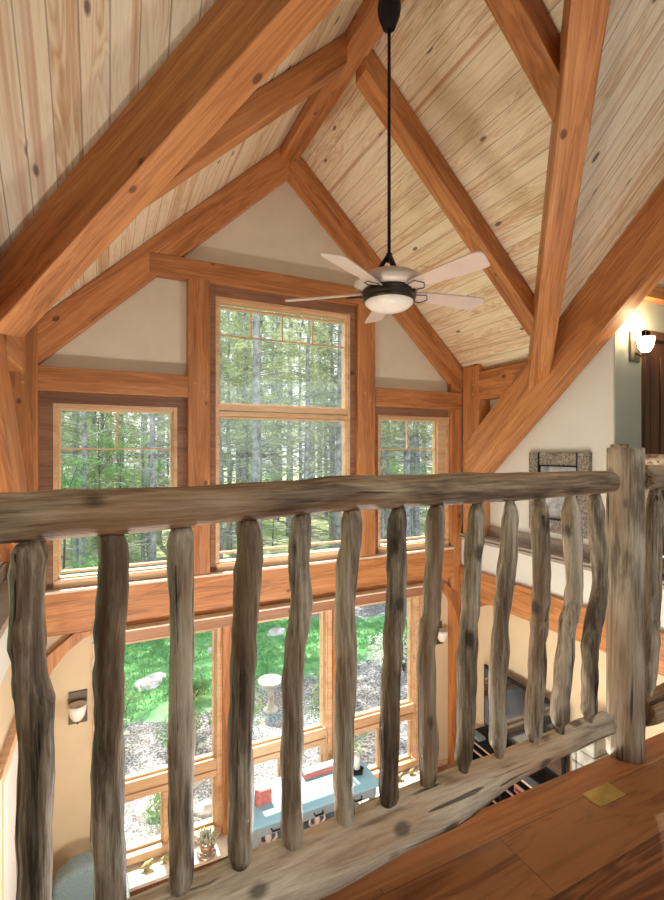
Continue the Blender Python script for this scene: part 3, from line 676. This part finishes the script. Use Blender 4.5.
# unseen globe pendant added behind the viewer to brighten the loft
pl_ = thing('fill_pendant', 'added unseen globe pendant that brightens the loft from behind the viewer', 'pendant lamp', (.9, -1.0, 1.1))
MB().lathe([(.006, 0), (.006, 3.2)], (.9, -1.0, 1.4), 8).build('cord', BLACK, pl_, smooth=True)
MB().lathe([(.03, .28), (.045, .26), (.045, .24)], (.9, -1.0, 1.12), 16).build('cap', BRONZE, pl_, smooth=True)
MB().lathe([(.045, .26), (.12, .20), (.15, .12), (.13, .04), (.0, 0)], (.9, -1.0, 1.1), 24, caps=False).build('globe', LAMPON, pl_, smooth=True)
Lp = bpy.data.lights.new('pendant_fill_light', 'POINT'); Lp.energy = 40; Lp.color = (1, .90, .78); Lp.shadow_soft_size = .16
l2 = bpy.data.objects.new('pendant_fill_light', Lp); l2.location = Vector((.9, -1.0, 1.02)) + EYE; C.objects.link(l2)
# ------------------------------------------------------------------ picture
pc = thing('framed_picture', 'pale winter print in a wide bark-covered frame on the white side wall', 'picture', (WR, 3.46, -.875))
px = WR - .03
ring_ = MB()
def yz(y0, z0, y1, z1, x0, x1, m_): return m_.box(x0, y0, z0, x1, y1, z1)
y0, y1, z0, z1 = 3.12, 3.86, -.885, -.025; w = .14
yz(y0, z0, y0 + w, z1, px - .02, WR, ring_); yz(y1 - w, z0, y1, z1, px - .02, WR, ring_); yz(y0 + w, z0, y1 - w, z0 + w, px - .015, WR, ring_); yz(y0 + w, z1 - w, y1 - w, z1, px - .015, WR, ring_)
ring_.build('picture_frame', BARKF, pc, bevel=.004)
m_ = MB(); i = .012
for (a0, b0, a1, b1) in ((y0 + w, z0 + w, y1 - w, z0 + w + i), (y0 + w, z1 - w - i, y1 - w, z1 - w), (y0 + w - i, z0, y0 + w, z1), (y1 - w, z0, y1 - w + i, z1)): yz(a0, b0, a1, b1, px - .026, WR, m_)
m_.build('inner_fillet', BLACK, pc)
yz(y0 + w, z0 + w, y1 - w, z1 - w, px + .005, WR - .002, MB()).build('print', PICT, pc)

# ------------------------------------------------------------------ lower room: media console, television, hearth
cs = thing('media_console', 'long low media console with pale shelf edges and black top against the right wall', 'console', (3.96, 3.55, LF))
MB().box(3.79, 2.86, -3.36, 4.13, 4.36, -3.33).build('console_top', BLACK, cs, bevel=.004)
MB().box(4.10, 2.86, LF, 4.13, 4.36, -3.36).build('back_panel', BLACK, cs)
MB().box(3.81, 2.86, LF, 4.10, 2.89, -3.36).build('side_panel', BLACK, cs); MB().box(3.81, 4.33, LF, 4.10, 4.36, -3.36).build('side_panel', BLACK, cs)
for z in (-3.44, -3.58, -3.82, -4.02): MB().box(3.80, 2.89, z - .012, 4.10, 4.33, z + .004).build('shelf', BLACK, cs)
for z in (-3.345, -3.44, -3.58, -3.82, -4.02): MB().box(3.785, 2.87, z - .012, 3.80, 4.35, z + .006).build('shelf_edge', EDGE, cs)
for y in (3.3, 3.8): MB().box(3.80, y - .01, LF, 4.1, y + .01, -3.36).build('divider', BLACK, cs)
items = [(4.05, -3.576, .22, .09, BLACK, 'black media player on the upper shelf of the console'), (3.55, -3.576, .2, .09, REDBOX, 'reddish box on the upper middle shelf of the console'),
         (4.08, -3.816, .2, .12, REDBOX, 'reddish-brown box on the middle shelf of the console, left bay'), (3.5, -3.816, .3, .07, NICKEL, 'silver-grey receiver on the middle shelf of the console'),
         (3.08, -3.576, .25, .08, TABLES, 'grey device on the upper right shelf of the console')]
for (y, z, wdt, hh, mt, lb) in items:
    o = thing('shelf_box', lb, 'box', (3.93, y, z)); MB().box(3.84, y - wdt / 2, z, 4.04, y + wdt / 2, z + hh).build('body', mt, o, bevel=.006)
    MB().box(3.835, y - wdt / 2 + .03, z + hh * .4, 3.842, y + wdt / 2 - .03, z + hh * .55).build('front_slot', BLACK, o)
tv = thing('television', 'large flat black television standing on the console by the right wall', 'television', (4.0, 3.7, -3.33))
MB().box(3.985, 3.16, -3.22, 4.02, 4.24, -2.515).build('bezel', BLACK, tv, bevel=.006)
MB().box(3.980, 3.185, -3.19, 3.987, 4.215, -2.54).build('screen', SCREEN, tv)
MB().box(3.93, 3.45, -3.33, 4.07, 3.95, -3.315).box(3.99, 3.62, -3.32, 4.02, 3.78, -3.2).build('stand', BLACK, tv, bevel=.004)
o = thing('game_case', 'small dark teal case lying at the left end of the console top', 'case', (3.86, 4.24, -3.33))
MB().box(3.82, 4.14, -3.33, 3.92, 4.30, -3.30).build('body', TEAL, o, bevel=.003)
hs = MB()
random.seed(3)
z = LF
while z < -2.5:
    hh = random.uniform(.1, .17); y = 2.60
    while y < 2.80:
        ww = random.uniform(.12, .22); e = random.uniform(0, .02)
        hs.box(3.66 - e, y + .006, z + .004, 3.93, min(y + ww, 2.83) - .004, z + hh - .004); y += ww
    z += hh
tag(hs.build('stone_hearth', STONE, bevel=.012), 'pale stacked-stone block beyond the loft edge, left of the newel foot', 'stone hearth')
tag(MB().box(3.96, 2.50, LF, 4.13, 2.68, -1.85).build('white_post', WHITE, bevel=.006), 'square white post of the lower room seen left of the log newel', 'post')

# armchair near the left wall
ch = thing('armchair', 'teal-grey upholstered armchair by the tan wall at the bottom left', 'armchair', (-.1, 4.2, LF))
def soft(m_, nm): 
    o = m_.build(nm, TEAL, ch, smooth=True); b2 = o.modifiers.new('bevel', 'BEVEL'); b2.width = .07; b2.segments = 5; return o
soft(MB().box(-.42, 3.80, LF + .1, .12, 4.45, LF + .40), 'seat')
soft(MB().prism([(-.42, LF + .1), (.10, LF + .1), (.08, -3.48), (.0, -3.40), (-.26, -3.38), (-.40, -3.47)], 'y', 4.30, 4.52), 'backrest')
soft(MB().box(-.50, 3.80, LF + .1, -.36, 4.40, -3.56), 'armrest'); soft(MB().box(.04, 3.80, LF + .1, .16, 4.40, -3.56), 'armrest')
for x in (-.42, .09):
    for y in (3.85, 4.42): MB().lathe([(.018, 0), (.025, .12)], (x, y, LF), 10).build('leg', DARKWOOD, ch)

# sun-lit table before the middle window
TZ = -3.35
tb = thing('console_table', 'pale blue table with dark drawer pulls standing before the middle lower window', 'table', (1.8, 4.36, LF))
MB().box(1.13, 4.07, TZ - .025, 2.48, 4.60, TZ).build('tabletop', TABLE, tb, bevel=.005)
MB().box(1.17, 4.10, TZ - .13, 2.44, 4.57, TZ - .025).build('apron', TABLES, tb, bevel=.003)
for x in (1.38, 1.80, 2.22):
    dr = MB().box(x - .18, 4.088, TZ - .12, x + .18, 4.10, TZ - .035).build('drawer', TABLES, tb, bevel=.003)
    MB().tube([(x - .045, 4.09, TZ - .07), (x - .04, 4.066, TZ - .085), (x + .04, 4.066, TZ - .085), (x + .045, 4.09, TZ - .07)], .007, 8).build('drawer_pull', BLACK, dr, smooth=True)
for x in (1.2, 2.41):
    for y in (4.13, 4.54): MB().box(x - .025, y - .025, LF, x + .025, y + .025, TZ - .13).build('leg', TABLES, tb, bevel=.003)
MB().box(1.19, 4.545, -3.80, 2.43, 4.56, TZ - .13).build('back_panel', TABLES, tb)
MB().box(1.2, 4.12, -3.80, 2.42, 4.56, -3.775).build('lower_shelf', TABLES, tb, bevel=.003)
def shell(c, lb, s=1):
    t_ = thing('figurine', lb, 'ornament', c); random.seed(int(c[0] * 100))
    x, y, z = c
    MB().lathe([(.03 * s, 0), (.045 * s, .03 * s), (.04 * s, .07 * s), (.02 * s, .10 * s), (.03 * s, .12 * s), (.026 * s, .15 * s), (.0, .165 * s)], c, 14).build('body', PINKW, t_, smooth=True)
    for q in (-1, 1): MB().tube([(x + q * .03 * s, y, z + .07 * s), (x + q * .075 * s, y, z + .11 * s), (x + q * .07 * s, y, z + .15 * s)], [.016 * s, .013 * s, .008 * s], 8).build('arm', PINKW, t_, smooth=True)
shell((1.86, 4.26, -3.775), 'pinkish figurine on the table shelf, between the fifth and sixth visible balusters', 1.1)
shell((1.36, 4.26, -3.775), 'pinkish figurine at the left end of the table shelf', 1.1)
bk = thing('red_book', 'faded red upright folded card at the left end of the blue table', 'book', (1.34, 4.36, TZ))
MB().box(1.25, 4.30, TZ, 1.41, 4.33, TZ + .13).build('cover', REDBOX, bk, bevel=.003); MB().box(1.26, 4.33, TZ + .004, 1.40, 4.37, TZ + .115).build('page_block', PINKW, bk)
o = thing('paper_box', 'small white-topped dark box behind the red card on the blue table', 'box', (1.66, 4.50, TZ))
MB().box(1.60, 4.42, TZ, 1.72, 4.52, TZ + .10).build('body', TABLES, o, bevel=.003); MB().box(1.596, 4.416, TZ + .10, 1.724, 4.524, TZ + .125).build('lid', WHITE, o, bevel=.003)
o = thing('napkin_tray', 'long low patterned tray at the back of the blue table', 'tray', (1.98, 4.47, TZ))
MB().box(1.80, 4.44, TZ, 2.16, 4.52, TZ + .05).build('body', REDBOX, o, bevel=.004); MB().box(1.81, 4.45, TZ + .05, 2.15, 4.51, TZ + .075).build('folded_paper', WHITE, o)
cd = thing('pillar_candle', 'white pillar candle on a black holder at the right end of the blue table', 'candle', (2.34, 4.33, TZ))
MB().lathe([(.06, 0), (.065, .01), (.03, .02), (.03, .035), (.055, .04)], (2.34, 4.33, TZ), 18).build('holder', BLACK, cd, smooth=True)
MB().lathe([(.036, 0), (.036, .13), (.03, .135)], (2.34, 4.33, TZ + .04), 18).build('candle', WHITE, cd, smooth=True)
for k in range(5):
    a = k * 1.256; MB().lathe([(.0, 0), (.018, .006), (.022, .02), (.012, .036), (.0, .04)], (2.34 + .06 * math.cos(a), 4.33 + .06 * math.sin(a), TZ), 8).build('bead', BLACK, cd, smooth=True)
# stool-board ornaments
SZ = -3.95
pp = thing('potted_succulent', 'pale succulent in a round silver pot on the low window stool', 'potted plant', (.87, 4.70, SZ))
MB().lathe([(.09, 0), (.095, .012), (.06, .02)], (.87, 4.70, SZ), 24).build('saucer', SILVER, pp, smooth=True)
MB().lathe([(.045, .0), (.07, .03), (.088, .075), (.082, .12), (.068, .14), (.062, .14), (.06, .12)], (.87, 4.70, SZ + .012), 28).build('pot', SILVER, pp, smooth=True)
lv = MB(); random.seed(5)
for k in range(60):
    a = random.uniform(0, 6.28); e = random.uniform(.1, 1.5); l = random.uniform(.05, .11)
    p0 = Vector((.87 + .03 * math.cos(a), 4.70 + .03 * math.sin(a), SZ + .13)); d = Vector((math.cos(a) * math.cos(e), math.sin(a) * math.cos(e), math.sin(e)))
    lv.tube([p0, p0 + d * l * .6, p0 + d * l], [.008, .013, .002], 6)
lv.build('leaves', LEAFW, pp, smooth=True)
def birdy(c, lb, s=1.0):
    t_ = thing('bird_figurine', lb, 'ornament', c); x, y, z = c
    MB().tube([(x - .06 * s, y, z + .03 * s), (x - .03 * s, y, z + .035 * s), (x, y, z + .045 * s), (x + .035 * s, y, z + .055 * s), (x + .05 * s, y, z + .075 * s), (x + .06 * s, y, z + .085 * s)], [.006 * s, .02 * s, .034 * s, .026 * s, .018 * s, .006 * s], 12).build('body', BIRD, t_, smooth=True)
    MB().lathe([(.03 * s, 0), (.028 * s, .012 * s), (.008 * s, .02 * s)], c, 12).build('base', BIRD, t_, smooth=True)
birdy((.33, 4.76, SZ), 'brown and yellow bird ornament on the stool, left one of the pair', 1.0)
birdy((.50, 4.78, SZ), 'darker bird ornament on the stool, half hidden by the third baluster', .9)
birdy((3.15, 4.76, SZ), 'small pale figurine on the stool under the lower right window, first of two', .9)
birdy((3.34, 4.78, SZ), 'small pale figurine on the stool nearest the right corner', .8)

# ------------------------------------------------------------------ outdoors
GZ = -4.3
def gh(x, y):
    return GZ + .0 * y + .05 * noise.noise(Vector((x * .4, y * .4, 0))) + max(0, y - 15) * .02
m_ = MB(); nx, ny = 90, 70
for j in range(ny + 1):
    for i in range(nx + 1):
        x = -45 + 110 * i / nx; y = 5.12 + 75 * (j / ny) ** 1.6; m_.v.append((x, y, gh(x, y)))
for j in range(ny):
    for i in range(nx):
        a = j * (nx + 1) + i; m_.f.append((a, a + 1, a + nx + 2, a + nx + 1))
o = m_.build('ground', GROUND, kind='structure', origin=(0, 0, GZ), smooth=True)
# grass blades on the lawn
random.seed(11); m_ = MB()
for k in range(26000):
    x = random.uniform(-1.5, 8.5); y = random.uniform(8.3, 13.2)
    w_ = noise.noise(Vector((x * .7, y * .7, 3))) * .8
    if y - .12 * x + w_ < 8.2 or y + .5 * x + w_ > 13.2: continue
    if noise.noise(Vector((x * 1.3, y * 1.3, 0))) < -.35: continue
    z = gh(x, y); a = random.uniform(0, 3.14); r = .012; h_ = random.uniform(.03, .08); dx, dy = math.cos(a) * r, math.sin(a) * r
    lx, ly = random.uniform(-.03, .03), random.uniform(-.03, .03)
    m_.add([(x - dx, y - dy, z), (x + dx, y + dy, z), (x + lx, y + ly, z + h_)], [(0, 1, 2)])
tag(m_.build('grass', GRASSM), 'short green lawn grass outside the lower windows', 'grass', kind='stuff')
def rock(x, y, sx, sy, sz, seed, lb, grp=None):
    bm = bmesh.new(); bmesh.ops.create_icosphere(bm, subdivisions=3, radius=1)
    for v in bm.verts:
        q = 1 + .3 * noise.noise(v.co * 1.3 + Vector((seed * 9.1, 0, 0))) + .05 * noise.noise(v.co * 4 + Vector((seed, 3, 0)))
        v.co = Vector((v.co.x * sx * q, v.co.y * sy * q, max(v.co.z, -.4) * sz * q))
    me = bpy.data.meshes.new('rock'); bm.to_mesh(me); bm.free(); me.materials.append(ROCK)
    o = bpy.data.objects.new('rock', me); o.location = Vector((x, y, gh(x, y))) + EYE; o.rotation_euler.z = seed; C.objects.link(o)
    return tag(o, lb, 'rock', grp)
rock(.72, 9.35, .36, .24, .05, 1, 'large flat white stone on the lawn in the lower left window')
rock(2.05, 10.2, .16, .13, .08, 2, 'small white stone on the lawn, right of the third baluster')
rock(2.2, 9.35, .12, .11, .07, 3, 'round white stone low on the lawn beside the brown window post')
rock(3.6, 10.7, .30, .2, .05, 4, 'flat white stone on the lawn high in the middle lower window')
rock(4.5, 11.2, .22, .18, .09, 5, 'white stone on the lawn behind the fifth baluster')
rock(5.1, 10.0, .2, .14, .06, 6, 'thin white stone near the top of the right lower lawn')
rock(.55, 6.05, .26, .2, .16, 7, 'big grey boulder just outside the lower left casement')
rock(.95, 6.35, .2, .18, .14, 8, 'grey boulder behind the first one outside the left casement')
rock(1.05, 5.75, .14, .12, .10, 9, 'small grey boulder close to the house wall')
for k in range(40):
    x = random.uniform(0, 6); y = random.uniform(5.6, 7.9)
    rock(x, y, random.uniform(.03, .07), random.uniform(.03, .06), random.uniform(.02, .05), 20 + k, 'small pale cobble lying in the gravel bed outside the lower windows', 'cobbles in the gravel bed')
# bird bath
bx_, by_ = 2.42, 7.45
bb = thing('bird_bath', 'pale stone bird bath standing on the gravel outside the middle window', 'bird bath', (bx_, by_, GZ))
MB().lathe([(.12, 0), (.12, .04), (.07, .08), (.05, .16), (.055, .36), (.08, .42)], (bx_, by_, GZ), 24).build('pedestal', ROCK, bb, smooth=True)
MB().lathe([(.06, .42), (.15, .44), (.20, .50), (.203, .52), (.185, .52), (.14, .49), (.0, .47)], (bx_, by_, GZ), 32).build('basin', ROCK, bb, smooth=True)

def leaf_cluster(m_, c, r, n, s, zs=1.0):
    for k in range(n):
        d = Vector((random.gauss(0, 1), random.gauss(0, 1), random.gauss(0, 1) * zs)); d = d.normalized() * r * random.random() ** .4
        p = Vector(c) + Vector((d.x, d.y, d.z * zs))
        a = Vector((random.gauss(0, 1), random.gauss(0, 1), random.gauss(0, 1))).normalized(); b_ = a.orthogonal().normalized()
        l = s * random.uniform(.6, 1.3)
        m_.add([p - a * l, p - b_ * l * .4, p + a * l, p + b_ * l * .4], [(0, 1, 2, 3)])
def shrub(x, y, h_, r, mat, lb, n=700, s=.03, name='shrub'):
    t_ = thing(name, lb, 'shrub', (x, y, gh(x, y)))
    m_ = MB(); st = MB()
    for k in range(7):
        a = random.uniform(0, 6.28); q = random.uniform(.2, .8) * r
        tip = (x + q * math.cos(a), y + q * math.sin(a), gh(x, y) + h_ * random.uniform(.5, .9))
        st.tube([(x, y, gh(x, y)), tip], [.012, .004], 5); leaf_cluster(m_, tip, r * .55, n // 7, s)
    m_.build('foliage', mat, t_); st.build('stem', BARKD, t_)
random.seed(21)
shrub(.10, 7.65, .7, .42, SHRUBL, 'loose green shrub at the left edge of the lower left window')
shrub(1.75, 6.9, .55, .4, SHRUBL, 'loose green shrub beside the brown post in the gravel bed')
shrub(3.4, 7.3, .6, .4, SHRUBL, 'green shrub in the gravel right of the bird bath')
shrub(.6, 5.75, .35, .28, SHRUBL, 'low green plant right under the lower left casement')
shrub(2.95, 5.9, .55, .35, SHRUBL, 'green leafy plant seen over the right end of the blue table')
shrub(4.55, 7.2, 1.0, .5, SHRUBW, 'tall white-flowering shrub in the right lower window', 900, .035)
shrub(1.3, 8.3, .3, .3, SHRUBL, 'low grey-green tuft at the lawn edge, left window')
shrub(5.2, 7.7, .6, .4, SHRUBL, 'green shrub right of the white-flowering one')

shrub(3.1, 6.6, .5, .4, SHRUBL, 'green-grey shrub in the gravel behind the long tray on the table')
shrub(2.0, 8.0, .35, .35, SHRUBL, 'small tuft at the lawn edge left of the bird bath')
shrub(.9, 7.0, .4, .35, SHRUBL, 'small shrub low in the left window between second and third balusters')
# trees
def pine_mesh(seed, H=19, r0=.17, first=3.2, dens=2.1):
    random.seed(seed)
    tr = MB(); n = 14; pts = [(.12 * noise.noise(Vector((seed, i * .4, 0))) * i / 5, .12 * noise.noise(Vector((seed, 7, i * .4))) * i / 5, -.2 + H * i / n) for i in range(n + 1)]
    tr.tube(pts, [r0 * (1 - .82 * i / n) * (1.25 if i == 0 else 1) for i in range(n + 1)], 9)
    nb = MB(); fo = MB()
    z = 1.2
    while z < H - .4:
        dead = z < first + 1.5 and random.random() < .6 or z < first
        a = random.uniform(0, 6.28); L = (random.uniform(.9, 2.3) if not dead else random.uniform(.5, 1.9)) * (1 - .55 * max(0, (z - first)) / (H - first))
        d = Vector((math.cos(a), math.sin(a), random.uniform(-.25, .45))); i = z / H * n; i0 = min(int(i), n - 1); b0 = Vector(pts[i0]).lerp(Vector(pts[i0 + 1]), i - i0)
        tip = b0 + d * L + Vector((0, 0, -.12 * L * L)); midp = b0 + d * L * .5
        tr.tube([b0, midp, tip], [.022, .013, .004], 4, caps=False)
        for q in range(5):
            u = random.uniform(.25, .97); s0 = b0 + d * L * u + Vector((0, 0, -.12 * L * L * u * u)); e = Vector((random.gauss(0, 1), random.gauss(0, 1), random.uniform(-.4, .5))).normalized() * random.uniform(.2, .6) * L * .5
            tr.tube([s0, s0 + e], [.007, .003], 3, caps=False)
            if not dead:
                for w_ in range(int(1.6 * dens)):
                    leaf_tuft(fo, s0 + e * random.uniform(.3, 1.1))
        if not dead:
            for q in range(int(9 * dens)):
                u = random.uniform(.3, 1.05); leaf_tuft(fo, b0 + d * L * u + Vector((random.gauss(0, .1), random.gauss(0, .1), random.gauss(0, .16) - .12 * L * L * u * u)))
        z += random.uniform(.1, .24)
    return tr, fo
def leaf_tuft(m_, p):
    p = Vector(p)
    for k in range(5):
        a = Vector((random.gauss(0, 1), random.gauss(0, 1), random.gauss(0, .7))).normalized(); b_ = a.orthogonal().normalized() * .010; l = random.uniform(.08, .20)
        m_.add([p - b_, p + b_, p + a * l], [(0, 1, 2)])
def to_mesh(m_, name, mat, smooth=False):
    me = bpy.data.meshes.new(name); me.from_pydata(m_.v, [], m_.f); me.materials.append(mat)
    if smooth:
        for p in me.polygons: p.use_smooth = True
    return me
pines = []
for sd, H, r0, f_ in ((1, 12.8, .13, 2.4), (2, 13.2, .10, 3.4), (3, 12, .085, 1.8), (4, 13.4, .16, 3.8)):
    a, b_ = pine_mesh(sd, H, r0, f_); pines.append((to_mesh(a, 'trunk', BARK, True), to_mesh(b_, 'foliage', NEEDLE)))
def maple_mesh(seed, H=5.5):
    random.seed(seed); tr = MB(); fo = MB()
    tr.tube([(0, 0, -.1), (.05, .03, H * .4), (.1, 0, H * .9)], [.05, .035, .01], 6)
    for k in range(26):
        z = random.uniform(.12, 1) * H; a = random.uniform(0, 6.28); L = random.uniform(.5, 1.5) * (1.15 - .5 * z / H)
        tip = Vector((math.cos(a) * L, math.sin(a) * L, z + random.uniform(0, .5)))
        tr.tube([(.05, 0, z * .85), tip], [.014, .004], 4, caps=False); leaf_cluster(fo, tip, .55, 120, .05, .5); leaf_cluster(fo, tip * .6 + Vector((0, 0, z * .4)), .5, 70, .05, .5)
    return tr, fo
maples = []
for sd, H in ((51, 4.6), (52, 6.5)):
    a, b_ = maple_mesh(sd, H); maples.append((to_mesh(a, 'trunk', BARKD, True), to_mesh(b_, 'foliage', LEAF)))
def tree(kind, meshes, x, y, s, rz, lb, grp=None):
    t_ = thing(kind, lb, 'tree', (x, y, gh(x, y)), grp)
    t_.scale = (s, s, s); t_.rotation_euler.z = rz
    for nm, me in zip(('trunk', 'foliage'), meshes):
        o = bpy.data.objects.new(nm, me); C.objects.link(o); o.parent = t_
    return t_
near = [(-.52, 12.4, 0, .8, 'grey pine trunk at the left of the upper left window'), (.98, 12.2, 1, .95, 'dark pine trunk at the right of the upper left window'),
        (3.5, 12.0, 3, 1.0, 'thickest grey pine trunk in the tall middle window'), (2.3, 13.4, 1, .8, 'pine trunk at the left edge of the tall middle window'),
        (5.6, 13.6, 1, 1.0, 'pine trunk in the centre-right of the tall middle window'), (6.6, 13.4, 0, 1.0, 'grey pine trunk at the right side of the tall middle window'),
        (8.9, 13.0, 3, .9, 'thick pine trunk in the upper right window'), (10.1, 14.2, 1, .9, 'slim pine trunk at the right of the upper right window')]
for i, (x, y, k, s, lb) in enumerate(near): tree('pine_tree', pines[k], x, y, s, i * 1.1, lb)
random.seed(99)
placed = [(x, y) for x, y, *_ in near]; cnt = 0
while cnt < 150:
    y = 14.2 + 40 * random.random() ** 1.4; u = random.uniform(-.30, 1.20); x = y * u
    if any((x - a) ** 2 + (y - b_) ** 2 < 1.1 for a, b_ in placed): continue
    placed.append((x, y)); k = random.randrange(4)
    tree('pine_tree', pines[k], x, y, random.uniform(.8, 1.1) * (1 + max(0, y - 16) * .028), random.uniform(0, 6.28), 'slender pine among the many in the forest beyond the lawn', 'pines in the forest'); cnt += 1
ms = [(-.9, 11.6, 0, .85, 'bright green young maple at the far left of the upper left window'), (.35, 14.6, 1, .7, 'bright green young maple in the middle of the upper left window'), (-.2, 15.5, 1, .9, 'taller young maple behind the left pines')]
for i, (x, y, k, s, lb) in enumerate(ms): tree('maple_sapling', maples[k], x, y, s, i * 2.0, lb)
for k in range(34):
    y = random.uniform(16, 34); u = random.uniform(-.28, 1.15)
    tree('maple_sapling', maples[k % 2], y * u, y, random.uniform(.45, .9), random.uniform(0, 6.28), 'green sapling in the undergrowth between the forest pines', 'saplings in the forest undergrowth')

# ------------------------------------------------------------------ light, sky, camera
w = bpy.data.worlds.new('sky'); bpy.context.scene.world = w; w.use_nodes = True; nt = w.node_tree
sky = nt.nodes.new('ShaderNodeTexSky'); sky.sky_type = 'NISHITA'; sky.sun_disc = False; sky.sun_elevation = math.radians(58); sky.sun_rotation = math.radians(0); sky.air_density = 1.2; sky.dust_density = 3.5; sky.ozone_density = 1
bg = nt.nodes['Background']; bg.inputs['Strength'].default_value = .31
mixn = nt.nodes.new('ShaderNodeMix'); mixn.data_type = 'RGBA'; mixn.inputs[0].default_value = .55; lk(nt, sky.outputs[0], mixn.inputs[6]); mixn.inputs[7].default_value = (4.6, 5.1, 5.5, 1)
lk(nt, mixn.outputs[2], bg.inputs['Color'])
S = bpy.data.lights.new('sun', 'SUN'); S.energy = 10; S.angle = math.radians(.6); S.color = (1, .95, .86)
so = bpy.data.objects.new('sun', S); C.objects.link(so)
el = math.radians(59); az = math.radians(-3)      # the sun stands beyond the window wall
dvec = Vector((math.sin(az) * math.cos(el), math.cos(az) * math.cos(el), math.sin(el)))
so.rotation_euler = dvec.to_track_quat('Z', 'Y').to_euler()

cam = bpy.data.cameras.new('camera'); co = bpy.data.objects.new('camera', cam); C.objects.link(co)
cam.sensor_fit = 'VERTICAL'; cam.sensor_height = 36; cam.lens = 472 * 36 / 900
co.location = EYE; co.rotation_euler = (math.radians(90), 0, math.radians(-25.4)); cam.clip_start = .05; cam.clip_end = 300
sc = bpy.context.scene; sc.camera = co
sc.view_settings.view_transform = 'Standard'; sc.view_settings.look = 'None'; sc.view_settings.gamma = 1; sc.view_settings.use_curve_mapping = False
sc.view_settings.exposure = .47
sc.cycles.max_bounces = 12; sc.cycles.diffuse_bounces = 6; sc.cycles.transparent_max_bounces = 12; sc.cycles.use_denoising = True
for o in list(bpy.data.objects):
    if '_base' in o: del o['_base']
